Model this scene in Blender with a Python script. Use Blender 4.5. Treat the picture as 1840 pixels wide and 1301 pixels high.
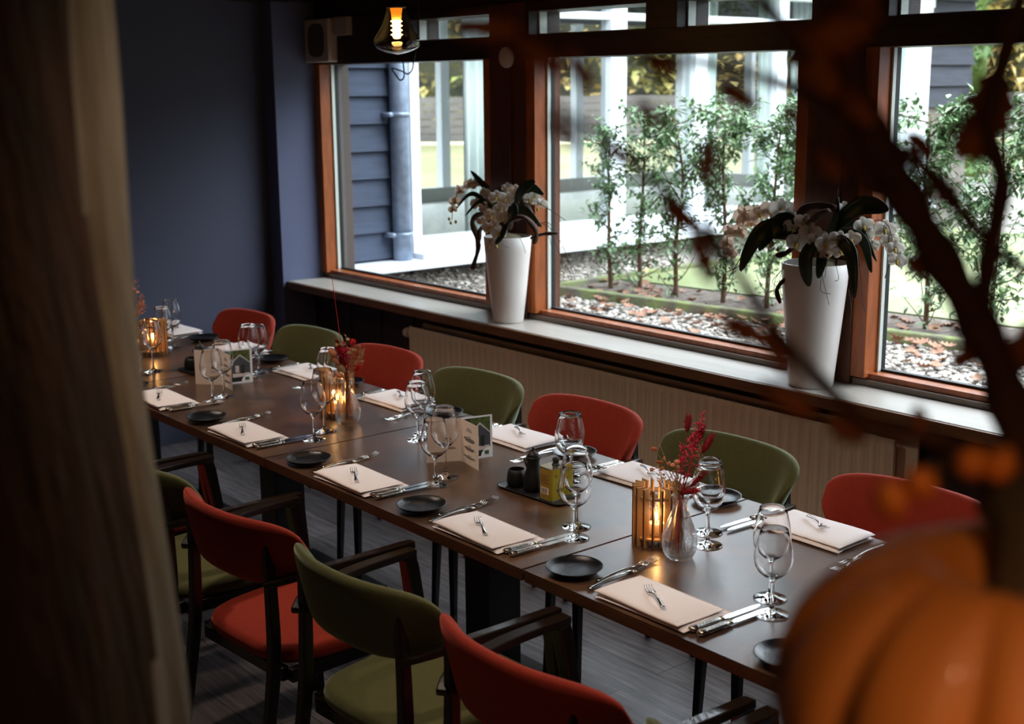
import bpy, math, random
import numpy as np
from mathutils import Vector, Matrix
R = math.radians
random.seed(7)
rng = np.random.default_rng(7)
for o in list(bpy.data.objects): bpy.data.objects.remove(o)
SC = bpy.context.scene

# ---------------------------------------------------------------- camera
CAM = Vector((0, 0, 1.85))
RIGHT = Vector((0.637999, 0.769993, -0.008270))
DOWN = Vector((0.156341, -0.140042, -0.977725))
FWD = Vector((-0.753999, 0.622495, -0.209728))
FPX = 2327.0
cd = bpy.data.cameras.new('camera'); cam = bpy.data.objects.new('camera', cd); SC.collection.objects.link(cam)
m = Matrix((RIGHT, -DOWN, -FWD)).transposed().to_4x4(); m.translation = CAM
cam.matrix_world = m
cd.sensor_width = 36; cd.lens = 36 * FPX / 1840
cd.clip_start = 0.05; cd.clip_end = 200
cd.dof.use_dof = True; cd.dof.focus_distance = 3.45; cd.dof.aperture_fstop = 4.4
SC.camera = cam
SC.view_settings.view_transform = 'Standard'; SC.view_settings.look = 'None'
SC.view_settings.gamma = 1; SC.view_settings.use_curve_mapping = False
SC.view_settings.exposure = 0.08
SC.cycles.use_denoising = True
SC.cycles.max_bounces = 12; SC.cycles.transparent_max_bounces = 16
SC.cycles.transmission_bounces = 10; SC.cycles.glossy_bounces = 5; SC.cycles.diffuse_bounces = 3
SC.cycles.sample_clamp_indirect = 8.0; SC.cycles.blur_glossy = 0.6

def at_z(px, py, z):
    r = RIGHT*(px-920) + DOWN*(py-650.5) + FWD*FPX
    return CAM + r*((z-CAM.z)/r.z)
def at_y(px, py, y):
    r = RIGHT*(px-920) + DOWN*(py-650.5) + FWD*FPX
    return CAM + r*((y-CAM.y)/r.y)
def at_d(px, py, d):
    r = RIGHT*(px-920) + DOWN*(py-650.5) + FWD*FPX
    return CAM + r*(d/FPX)

# ---------------------------------------------------------------- sky and lamps
W = bpy.data.worlds.new('overcast_sky'); SC.world = W; W.use_nodes = True
nt = W.node_tree; nt.nodes.clear()
wo = nt.nodes.new('ShaderNodeOutputWorld'); bg = nt.nodes.new('ShaderNodeBackground')
tc = nt.nodes.new('ShaderNodeTexCoord'); sx = nt.nodes.new('ShaderNodeSeparateXYZ'); cr = nt.nodes.new('ShaderNodeValToRGB')
nt.links.new(tc.outputs['Generated'], sx.inputs[0]); nt.links.new(sx.outputs['Z'], cr.inputs[0])
nt.links.new(cr.outputs[0], bg.inputs[0]); nt.links.new(bg.outputs[0], wo.inputs[0])
cr.color_ramp.elements[0].position = 0.06; cr.color_ramp.elements[0].color = (.045, .052, .06, 1)
cr.color_ramp.elements[1].position = 0.6; cr.color_ramp.elements[1].color = (.80, .90, 1, 1)
bg.inputs[1].default_value = 10.3

def lamp(name, kind, loc, power, color, size=.08, rot=None, spot=None):
    ld = bpy.data.lights.new(name, kind); ld.energy = power; ld.color = color
    if kind == 'AREA': ld.size = size
    else: ld.shadow_soft_size = size
    if spot: ld.spot_size = spot; ld.spot_blend = .8
    o = bpy.data.objects.new(name, ld); SC.collection.objects.link(o); o.location = loc
    if rot: o.rotation_euler = rot
    return o
WARM = (1.0, .80, .63)
# recessed ceiling spots over the table row and in the room behind the camera
for x in (-4.9, -3.7, -2.5, -1.3):
    lamp('ceiling_spot', 'SPOT', (x, 1.55, 2.24), 31, WARM, .05, (R(14), 0, 0), R(95))
for x, y, pw in ((-.95, .75, 6), (-3.4, -.9, 26), (.25, .2, 32)):
    lamp('ceiling_spot', 'SPOT', (x, y, 2.24), pw, (1.0, .64, .36), .07, (0, 0, 0), R(110))

lamp('pendant_or_fill_glow', 'POINT', (.55, -.45, 1.98), 3.2, (1.0, .58, .28), .05)  # unseen warm bulb added behind the camera to lift the dark foreground branch

# ---------------------------------------------------------------- materials
MATS = {}
def lin(c):
    return tuple(((v/255)/12.92 if v/255 <= .04045 else ((v/255+.055)/1.055)**2.4) for v in c) + (1,)
def newmat(name):
    mt = bpy.data.materials.new(name); mt.use_nodes = True
    n = mt.node_tree; p = n.nodes['Principled BSDF']; MATS[name] = mt
    return mt, n, p
def mat(name, col, rough=.5, metal=0, noise=0, nscale=20, bump=0, bscale=60, spec=.5, sheen=0, coat=0, stretch=None, col2=None, detail=4, emis=None, estr=0, trans=0, sub=0):
    mt, n, p = newmat(name)
    p.inputs['Base Color'].default_value = lin(col); p.inputs['Roughness'].default_value = rough
    p.inputs['Metallic'].default_value = metal; p.inputs['Specular IOR Level'].default_value = spec
    if sheen: p.inputs['Sheen Weight'].default_value = sheen; p.inputs['Sheen Roughness'].default_value = .35; p.inputs['Sheen Tint'].default_value = lin(col2 or (230,225,215))
    if coat: p.inputs['Coat Weight'].default_value = coat
    if trans: p.inputs['Transmission Weight'].default_value = trans
    if emis: p.inputs['Emission Color'].default_value = lin(emis); p.inputs['Emission Strength'].default_value = estr
    if noise or bump:
        t = n.nodes.new('ShaderNodeTexCoord'); mp = n.nodes.new('ShaderNodeMapping')
        n.links.new(t.outputs['Object'], mp.inputs[0])
        if stretch: mp.inputs['Scale'].default_value = stretch
        if noise:
            nz = n.nodes.new('ShaderNodeTexNoise'); nz.inputs['Scale'].default_value = nscale; nz.inputs['Detail'].default_value = detail
            n.links.new(mp.outputs[0], nz.inputs['Vector'])
            rp = n.nodes.new('ShaderNodeValToRGB'); n.links.new(nz.outputs['Fac'], rp.inputs[0])
            a = lin(col); b = lin(col2) if (col2 and not sheen) else tuple(v*(1-noise) for v in a[:3])+(1,)
            rp.color_ramp.elements[0].position = .35; rp.color_ramp.elements[1].position = .65
            rp.color_ramp.elements[0].color = b; rp.color_ramp.elements[1].color = a
            n.links.new(rp.outputs[0], p.inputs['Base Color'])
        if bump:
            nb = n.nodes.new('ShaderNodeTexNoise'); nb.inputs['Scale'].default_value = bscale; nb.inputs['Detail'].default_value = 5
            n.links.new(mp.outputs[0], nb.inputs['Vector'])
            bp = n.nodes.new('ShaderNodeBump'); bp.inputs['Strength'].default_value = bump; bp.inputs['Distance'].default_value = .01
            n.links.new(nb.outputs['Fac'], bp.inputs['Height']); n.links.new(bp.outputs[0], p.inputs['Normal'])
    return mt
def leafmat(name, col, tr):
    mt = bpy.data.materials.new(name); mt.use_nodes = True; n = mt.node_tree; n.nodes.clear()
    o = n.nodes.new('ShaderNodeOutputMaterial'); d = n.nodes.new('ShaderNodeBsdfDiffuse'); t = n.nodes.new('ShaderNodeBsdfTranslucent'); m_ = n.nodes.new('ShaderNodeMixShader')
    d.inputs[0].default_value = lin(col); t.inputs[0].default_value = lin(col); m_.inputs[0].default_value = tr
    n.links.new(d.outputs[0], m_.inputs[1]); n.links.new(t.outputs[0], m_.inputs[2]); n.links.new(m_.outputs[0], o.inputs[0]); MATS[name] = mt; return mt
def glassmat(name, col=(255,255,255), rough=0.0, ior=1.45):
    mt = bpy.data.materials.new(name); mt.use_nodes = True; n = mt.node_tree; n.nodes.clear()
    o = n.nodes.new('ShaderNodeOutputMaterial'); g = n.nodes.new('ShaderNodeBsdfGlass')
    g.inputs['Color'].default_value = lin(col); g.inputs['Roughness'].default_value = rough; g.inputs['IOR'].default_value = ior
    n.links.new(g.outputs[0], o.inputs[0]); MATS[name] = mt; return mt
def softglass(name, k):
    mt = glassmat(name); n = mt.node_tree; o = n.nodes['Material Output']; g = n.nodes['Glass BSDF']
    t = n.nodes.new('ShaderNodeBsdfTransparent'); t.inputs[0].default_value = (.97,.98,.98,1); mx = n.nodes.new('ShaderNodeMixShader'); mx.inputs[0].default_value = k
    n.links.new(g.outputs[0], mx.inputs[1]); n.links.new(t.outputs[0], mx.inputs[2]); n.links.new(mx.outputs[0], o.inputs[0]); return mt
def panemat(name, tint=(1,1,1), refl=.5, base=.03, power=4):
    mt = bpy.data.materials.new(name); mt.use_nodes = True; n = mt.node_tree; n.nodes.clear()
    o = n.nodes.new('ShaderNodeOutputMaterial'); mx = n.nodes.new('ShaderNodeMixShader')
    t = n.nodes.new('ShaderNodeBsdfTransparent'); g = n.nodes.new('ShaderNodeBsdfGlossy'); f = n.nodes.new('ShaderNodeLayerWeight'); f.inputs['Blend'].default_value = .5; pw = n.nodes.new('ShaderNodeMath'); pw.operation = 'POWER'; pw.inputs[1].default_value = power
    t.inputs[0].default_value = tint+(1,); g.inputs['Roughness'].default_value = 0.0
    ma = n.nodes.new('ShaderNodeMath'); ma.operation = 'MULTIPLY_ADD'; ma.inputs[1].default_value = refl; ma.inputs[2].default_value = base
    n.links.new(f.outputs['Facing'], pw.inputs[0]); n.links.new(pw.outputs[0], ma.inputs[0]); n.links.new(ma.outputs[0], mx.inputs[0])
    n.links.new(t.outputs[0], mx.inputs[1]); n.links.new(g.outputs[0], mx.inputs[2]); n.links.new(mx.outputs[0], o.inputs[0])
    MATS[name] = mt; return mt

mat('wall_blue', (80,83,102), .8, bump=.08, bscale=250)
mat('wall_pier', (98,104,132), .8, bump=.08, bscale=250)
mat('dark_wood', (58,30,16), .45, noise=.5, nscale=6, stretch=(1,1,12), bump=.1, bscale=30)
mat('frame_wood', (176,92,38), .38, noise=.35, nscale=9, stretch=(4,4,.8), coat=.2)
mat('post_wood', (96,48,22), .4, noise=.4, nscale=9, stretch=(4,4,.8), coat=.15)
mat('panel_wood', (52,34,22), .6, noise=.3, nscale=10, stretch=(6,1,1))
mat('ceiling_wood', (44,26,16), .6, noise=.4, nscale=8, stretch=(1,8,1))
mat('sill', (178,170,160), .35, noise=.12, nscale=3, stretch=(1,6,1), coat=.1)
mat('sill_edge', (120,82,52), .5, noise=.3, nscale=8, stretch=(1,6,6))
mat('spacer', (225,232,222), .35, metal=.2)
mat('gasket', (18,18,18), .5)
mat('outer_trim', (78,72,68), .6); mat('bead', (120,104,92), .45)
panemat('window_pane', (.985,.99,.985), .6, .02)
panemat('wing_pane', (.93,.95,.94), .7, .05)
mat('black_wood', (20,17,15), .38, bump=.05, coat=.15)
mat('arm_wood', (34,24,18), .3, coat=.3)
mat('green_fabric', (94,94,52), .85, noise=.12, nscale=60, bump=.15, bscale=900, sheen=1, col2=(205,220,185))
mat('red_fabric', (166,48,26), .85, noise=.12, nscale=60, bump=.15, bscale=900, sheen=.8, col2=(255,130,115))
mat('napkin', (246,238,238), .9, bump=.1, bscale=500)
mat('plate', (24,25,28), .24, noise=.3, nscale=180, bump=.12, bscale=400, spec=.7)
mat('silver', (225,222,216), .16, metal=1)
mat('silver_worn', (196,190,180), .2, metal=1, bump=.16, bscale=260)
panemat('glass_thin', (.985,.985,.985), .95, .025, 3.0); glassmat('glass'); glassmat('glass_bowl', ior=1.42); softglass('vase_glass', .45)
mat('ceramic_black', (15,14,14), .5, bump=.08, bscale=300)
mat('tin_yellow', (196,178,52), .32, metal=.35, noise=.25, nscale=20)
mat('tin_label', (176,140,60), .4, metal=.2)
mat('tin_edge', (190,180,150), .25, metal=.9)
mat('ink', (40,36,34), .7)
mat('olive_ink', (60,90,50), .6)
mat('paper', (236,220,208), .7)
mat('photo_sky', (40,46,44), .4); mat('photo_tree', (88,104,44), .5, noise=.6, nscale=90); mat('photo_house', (70,72,80), .5)
mat('photo_light', (205,190,180), .5); mat('photo_roof', (190,186,186), .5); mat('paper_white', (235,236,240), .6)
mat('lantern_wood', (214,168,112), .55, noise=.25, nscale=30, stretch=(1,1,.2)); mat('lantern_edge', (74,38,20), .6)
mat('wax', (245,225,190), .5, sub=.2)
mat('flame', (255,190,90), .5, emis=(255,176,70), estr=40)
mat('burgundy', (150,16,28), .8, bump=.5, bscale=300); mat('pink', (214,50,84), .7); mat('bright_red', (205,28,24), .75, bump=.4, bscale=300)
mat('peach', (226,150,110), .8); mat('orange_leaf', (200,112,72), .7); mat('straw', (178,140,96), .8); mat('dry_stem', (130,70,44), .8)
mat('radiator', (226,206,180), .5); mat('valve', (214,200,180), .45)
mat('white_vase', (232,226,220), .35, bump=.05, bscale=200, coat=.1)
leafmat('petal', (244,240,234), .5); leafmat('petal_dim', (238,224,212), .5); mat('lip', (222,190,80), .5)
mat('orchid_leaf', (44,62,40), .4, noise=.3, nscale=12); mat('driftwood', (84,56,38), .8, noise=.5, nscale=30, stretch=(1,1,.3), bump=.5, bscale=80)
mat('root', (96,88,64), .8); mat('bud', (170,150,70), .6)
mat('speaker_body', (196,176,156), .6); mat('speaker_grille', (86,74,68), .8, bump=.4, bscale=900); mat('disc', (196,182,180), .6)
mat('cord', (14,12,12), .6)
mat('brass', (190,120,40), .3, metal=1)
mat('led_core', (255,220,170), .5, emis=(255,214,150), estr=30)
mat('amber_core', (210,130,40), .4, emis=(230,140,40), estr=1.2)
mat('led_fin', (255,180,60), .4, emis=(255,150,30), estr=5)
panemat('amber_shade', (.82,.62,.34), 1.0, .07, 3)
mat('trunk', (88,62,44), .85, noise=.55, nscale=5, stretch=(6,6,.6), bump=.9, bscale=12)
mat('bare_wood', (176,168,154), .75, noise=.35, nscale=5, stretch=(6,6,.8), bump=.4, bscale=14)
mat('pumpkin', (204,118,44), .62, noise=.2, nscale=6, coat=.1); mat('pumpkin_stem', (70,52,30), .8, bump=.5)
mat('branch_bark', (92,58,36), .85, bump=.6, bscale=60); mat('dry_leaf', (176,96,40), .7, noise=.4, nscale=30)
mat('pod', (226,120,30), .6)
# outdoors
mat('siding', (68,78,98), .75, noise=.25, nscale=5, stretch=(8,.8,8), bump=.2, bscale=20)
mat('siding_far', (52,54,64), .75, noise=.3, nscale=5, stretch=(8,.8,8))
mat('white_paint', (236,240,246), .4); mat('zinc', (150,164,184), .4, metal=.3, noise=.25, nscale=25, bump=.1)
mat('wing_dark', (52,50,48), .8); mat('wing_floor', (158,158,152), .5); mat('curtain_pale', (240,246,244), .9)
mat('plaster_dark', (120,112,104), .9, noise=.3, nscale=8)
mat('lawn', (134,158,84), .9, noise=.3, nscale=4, col2=(160,168,104), bump=.2); mat('far_lawn', (104,100,64), .9, noise=.3, nscale=.4, col2=(122,116,84))
mat('pale_terrace', (136,138,98), .55, noise=.4, nscale=1.2, col2=(112,122,70))
mat('soil', (74,62,54), .95, noise=.5, nscale=30, col2=(120,108,98), bump=.8, bscale=60)
mat('bounce_cut_dark', (40,36,32), .95, noise=.4, nscale=10)
mat('gravel_bed', (172,164,154), .95, noise=.6, nscale=60, bump=1, bscale=90)
mat('mossy_concrete', (104,98,88), .9, noise=.5, nscale=9, col2=(128,140,84), bump=.5, bscale=60)
mat('dry_leaf_ground', (176,132,108), .8, noise=.4, nscale=14)
mat('fence_board', (108,100,98), .8, noise=.3, nscale=1); mat('path_edge', (226,214,176), .8)
mat('shrub_leaf', (112,142,100), .3, noise=.5, nscale=7, col2=(104,132,84), spec=.7); mat('shrub_stem', (96,70,50), .85, bump=.4)
mat('tree_leaf', (150,156,84), .7, noise=.6, nscale=.9, col2=(196,164,104)); mat('tree_leaf_green', (104,134,72), .7, noise=.6, nscale=.9)
mat('hedge_core', (84,82,50), .9, noise=.5, nscale=2)
mat('mossy_bark', (96,116,44), .9, noise=.5, nscale=5, bump=.6, bscale=20); mat('autumn_leaf', (196,160,120), .8, noise=.6, nscale=1)
# pebbles: colour varies stone by stone through a voronoi cell
mt, n, p = newmat('pebble'); p.inputs['Roughness'].default_value = .7
t = n.nodes.new('ShaderNodeTexCoord'); v = n.nodes.new('ShaderNodeTexVoronoi'); v.inputs['Scale'].default_value = 45
n.links.new(t.outputs['Object'], v.inputs['Vector']); rp = n.nodes.new('ShaderNodeValToRGB')
sp = n.nodes.new('ShaderNodeSeparateColor'); n.links.new(v.outputs['Color'], sp.inputs[0]); n.links.new(sp.outputs[0], rp.inputs[0])
for i, (q, c) in enumerate(((0,(96,90,84)),(.4,(158,148,138)),(.7,(196,186,172)),(1,(226,222,216)))):
    e = rp.color_ramp.elements[i] if i < 2 else rp.color_ramp.elements.new(q); e.position = q; e.color = lin(c)
n.links.new(rp.outputs[0], p.inputs['Base Color'])
# table top: mottled brown, satin
mt, n, p = newmat('table_top')
t = n.nodes.new('ShaderNodeTexCoord'); a = n.nodes.new('ShaderNodeTexNoise'); a.inputs['Scale'].default_value = 5; a.inputs['Detail'].default_value = 6
b = n.nodes.new('ShaderNodeTexNoise'); b.inputs['Scale'].default_value = 90; b.inputs['Detail'].default_value = 3
n.links.new(t.outputs['Object'], a.inputs['Vector']); n.links.new(t.outputs['Object'], b.inputs['Vector'])
rp = n.nodes.new('ShaderNodeValToRGB'); n.links.new(a.outputs['Fac'], rp.inputs[0])
rp.color_ramp.elements[0].position = .32; rp.color_ramp.elements[0].color = lin((62,45,34)); rp.color_ramp.elements[1].position = .68; rp.color_ramp.elements[1].color = lin((118,84,60))
mxc = n.nodes.new('ShaderNodeMix'); mxc.data_type = 'RGBA'; mxc.blend_type = 'MULTIPLY'; mxc.inputs[0].default_value = .35
n.links.new(rp.outputs[0], mxc.inputs[6]); n.links.new(b.outputs['Fac'], mxc.inputs[7]); n.links.new(mxc.outputs[2], p.inputs['Base Color'])
mr = n.nodes.new('ShaderNodeMapRange'); mr.inputs[3].default_value = .25; mr.inputs[4].default_value = .36
n.links.new(a.outputs['Fac'], mr.inputs[0]); n.links.new(mr.outputs[0], p.inputs['Roughness'])
p.inputs['Specular IOR Level'].default_value = 1.0
bp = n.nodes.new('ShaderNodeBump'); bp.inputs['Strength'].default_value = .06; bp.inputs['Distance'].default_value = .002
n.links.new(b.outputs['Fac'], bp.inputs['Height']); n.links.new(bp.outputs[0], p.inputs['Normal'])
mat('table_edge', (88,56,36), .4, noise=.3, nscale=10, stretch=(1,6,6))
mat('black_metal', (24,24,28), .42)
# floor: grey-brown planks along X
mt, n, p = newmat('floor_planks')
t = n.nodes.new('ShaderNodeTexCoord'); mp = n.nodes.new('ShaderNodeMapping'); n.links.new(t.outputs['Object'], mp.inputs[0])
br = n.nodes.new('ShaderNodeTexBrick'); br.inputs['Scale'].default_value = 1; br.inputs['Brick Width'].default_value = 1.3; br.inputs['Row Height'].default_value = .16
br.inputs['Mortar Size'].default_value = .0015; br.inputs['Color1'].default_value = lin((150,142,142)); br.inputs['Color2'].default_value = lin((122,116,116)); br.inputs['Mortar'].default_value = lin((40,36,36)); br.offset = .37
n.links.new(mp.outputs[0], br.inputs['Vector'])
mp2 = n.nodes.new('ShaderNodeMapping'); mp2.inputs['Scale'].default_value = (2.2,26,1); n.links.new(t.outputs['Object'], mp2.inputs[0])
a = n.nodes.new('ShaderNodeTexNoise'); a.inputs['Scale'].default_value = 2.2; a.inputs['Detail'].default_value = 8; a.inputs['Roughness'].default_value = .7; n.links.new(mp2.outputs[0], a.inputs['Vector'])
rp = n.nodes.new('ShaderNodeValToRGB'); n.links.new(a.outputs['Fac'], rp.inputs[0]); rp.color_ramp.elements[0].position = .3; rp.color_ramp.elements[0].color = (.26,.24,.24,1); rp.color_ramp.elements[1].position = .7; rp.color_ramp.elements[1].color = (1.25,1.2,1.2,1)
mxc = n.nodes.new('ShaderNodeMix'); mxc.data_type = 'RGBA'; mxc.blend_type = 'MULTIPLY'; mxc.inputs[0].default_value = 1
n.links.new(br.outputs['Color'], mxc.inputs[6]); n.links.new(rp.outputs[0], mxc.inputs[7]); n.links.new(mxc.outputs[2], p.inputs['Base Color'])
p.inputs['Roughness'].default_value = .36
bp = n.nodes.new('ShaderNodeBump'); bp.inputs['Strength'].default_value = .3; bp.inputs['Distance'].default_value = .003
n.links.new(a.outputs['Fac'], bp.inputs['Height']); n.links.new(bp.outputs[0], p.inputs['Normal'])

# ---------------------------------------------------------------- mesh helpers
class MB:
    def __init__(s): s.v = []; s.f = []; s.s = []; s.m = []; s.mi = 0
    def add(s, vs, fs, smooth=False, M=None):
        b = len(s.v)
        for q in vs:
            q = Vector(q)
            if M is not None: q = M @ q
            s.v.append(tuple(q))
        for f in fs: s.f.append(tuple(b+i for i in f)); s.s.append(smooth); s.m.append(s.mi)
        return s
    def box(s, x0, x1, y0, y1, z0, z1, M=None):
        vs = [(x,y,z) for x in (x0,x1) for y in (y0,y1) for z in (z0,z1)]
        return s.add(vs, [(0,1,3,2),(4,6,7,5),(0,4,5,1),(2,3,7,6),(0,2,6,4),(1,5,7,3)], False, M)
    def rings(s, rs, close=True, cap=True, smooth=True, M=None):
        n = len(rs[0]); vs = [q for r in rs for q in r]; fs = []
        for i in range(len(rs)-1):
            for j in range(n if close else n-1):
                k = (j+1) % n
                fs.append((i*n+j, i*n+k, (i+1)*n+k, (i+1)*n+j))
        if cap: fs.append(tuple(range(n))[::-1]); fs.append(tuple((len(rs)-1)*n+j for j in range(n)))
        return s.add(vs, fs, smooth, M)
    def tube(s, pts, rad, seg=8, cap=True, flat=1.0, M=None, smooth=True, phase=0):
        pts = [Vector(p) for p in pts]
        if not hasattr(rad, '__len__'): rad = [rad]*len(pts)
        rs = []; up = None
        for i, p in enumerate(pts):
            d = (pts[min(i+1,len(pts)-1)] - pts[max(i-1,0)]).normalized()
            if up is None:
                up = Vector((0,0,1)) if abs(d.z) < .9 else Vector((0,1,0))
            a = d.cross(up).normalized(); b = a.cross(d).normalized(); up = b
            rs.append([p + (a*math.cos(2*math.pi*(j+phase)/seg) + b*math.sin(2*math.pi*(j+phase)/seg)*flat)*rad[i] for j in range(seg)])
        return s.rings(rs, True, cap, smooth, M)
    def lathe(s, prof, seg=32, c=(0,0,0), M=None, cap=False, smooth=True):
        c = Vector(c)
        rs = [[c+Vector((r*math.cos(2*math.pi*j/seg), r*math.sin(2*math.pi*j/seg), z)) for j in range(seg)] for r, z in prof]
        return s.rings(rs, True, cap, smooth, M)
    def prism(s, outline, z0, z1, M=None):
        n = len(outline)
        vs = [(x,y,z0) for x,y in outline]+[(x,y,z1) for x,y in outline]
        fs = [tuple(range(n))[::-1], tuple(range(n,2*n))]+[(j,(j+1)%n,n+(j+1)%n,n+j) for j in range(n)]
        return s.add(vs, fs, False, M)
    def grid(s, fn, nu, nv, smooth=True, M=None):
        vs = [fn(i/nu, j/nv) for i in range(nu+1) for j in range(nv+1)]
        fs = [(i*(nv+1)+j, (i+1)*(nv+1)+j, (i+1)*(nv+1)+j+1, i*(nv+1)+j+1) for i in range(nu) for j in range(nv)]
        return s.add(vs, fs, smooth, M)
    def build(s, name, mats, parent=None, bevel=0, solid=0, sub=0, seg=2):
        me = bpy.data.meshes.new(name); me.from_pydata(s.v, [], s.f); me.update()
        if isinstance(mats, str): mats = [mats]
        for q in mats: me.materials.append(MATS[q])
        me.polygons.foreach_set('use_smooth', s.s); me.polygons.foreach_set('material_index', s.m)
        o = bpy.data.objects.new(name, me); SC.collection.objects.link(o)
        if parent: o.parent = parent
        if solid: q = o.modifiers.new('s','SOLIDIFY'); q.thickness = solid; q.offset = 0
        if bevel: q = o.modifiers.new('b','BEVEL'); q.width = bevel; q.segments = seg; q.limit_method = 'ANGLE'; q.angle_limit = R(40)
        if sub: q = o.modifiers.new('u','SUBSURF'); q.levels = sub; q.render_levels = sub
        return o
def empty(name, loc=(0,0,0), rz=0, parent=None):
    o = bpy.data.objects.new(name, None); SC.collection.objects.link(o); o.location = loc; o.rotation_euler = (0,0,rz); o.empty_display_size = .05
    if parent: o.parent = parent
    return o
def tag(o, label, cat, group=None, kind=None):
    if label: o['label'] = label
    if cat: o['category'] = cat
    if group: o['group'] = group
    if kind: o['kind'] = kind
    return o
def struct(o, label=None, cat=None):
    o['kind'] = 'structure'
    if label: o['label'] = label
    if cat: o['category'] = cat
    return o
def copy_tree(o, parent=None):
    kids = list(o.children)
    c = o.copy(); SC.collection.objects.link(c)
    if parent: c.parent = parent
    for k in kids: copy_tree(k, c)
    return c
used = set()
def place(proto, loc, rz, label, cat, group=None):
    o = proto if proto.name not in used else copy_tree(proto)
    used.add(proto.name)
    o.location = loc; o.rotation_euler = (0,0,rz)
    return tag(o, label, cat, group)
def catmull(pts, n=6):
    pts = [Vector(p) for p in pts]; out = []
    for i in range(len(pts)-1):
        p0 = pts[max(i-1,0)]; p1 = pts[i]; p2 = pts[i+1]; p3 = pts[min(i+2,len(pts)-1)]
        for k in range(n):
            t = k/n
            out.append(.5*((2*p1)+(p2-p0)*t+(2*p0-5*p1+4*p2-p3)*t*t+(3*p1-p0-3*p2+p3)*t**3))
    out.append(pts[-1]); return out
def lerp(a, b, t): return a+(b-a)*t

FL = .05      # floor level
TT = .75      # table top level
XL = -6.08    # left wall
GY = 3.70     # window glass
GZ = .62      # garden ground level
CE = 2.27     # ceiling

# ================================================================ ROOM SHELL
struct(MB().box(XL-.2, 3.2, -3.2, GY+.12, FL-.1, FL).build('floor', 'floor_planks'), 'grey-brown wood plank floor under the long dining table', 'floor')
b = MB().box(XL-.2, 3.2, -3.2, GY+.3, CE, CE+.1)
struct(b.build('ceiling', 'ceiling_wood'), 'dark brown wooden ceiling above the dining room', 'ceiling')
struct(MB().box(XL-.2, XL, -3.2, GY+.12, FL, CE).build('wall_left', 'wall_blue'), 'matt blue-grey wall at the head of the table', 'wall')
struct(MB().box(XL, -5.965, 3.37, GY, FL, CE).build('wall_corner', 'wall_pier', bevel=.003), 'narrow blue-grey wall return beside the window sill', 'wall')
struct(MB().box(XL-.2, 3.2, -3.4, -3.2, FL-.1, CE+.1).build('wall_back', 'panel_wood'), 'dark panelled wall behind the viewer', 'wall')
struct(MB().box(3.2, 3.4, -3.4, GY+.12, FL-.1, CE+.1).build('wall_right', 'panel_wood'), 'dark panelled wall at the far right', 'wall')
# wall under the sill
b = MB().box(-5.965, 3.2, 3.56, GY+.12, FL, .80)
for i in range(32): b.box(-5.9+i*.28, -5.9+i*.28+.012, 3.552, 3.56, FL, .80)
struct(b.build('wall_window', 'panel_wood'), 'dark brown panelled wall below the window sill', 'wall')
# sill
s = MB().box(-5.965, 3.2, 3.40, 3.66, .812, .847).build('windowsill', 'sill', bevel=.004)
struct(s, 'long pale window sill running under all the windows', 'sill')
e = MB().box(-5.965, 3.2, 3.388, 3.3995, .806, .8445).build('sill_edge', 'sill_edge', bevel=.003); e.parent = s
# beam over the windows
struct(MB().box(XL, 3.2, 3.62, GY+.1, 2.185, CE).build('trim_1', 'dark_wood', bevel=.004), 'dark timber beam above the transom windows', 'beam')
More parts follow.
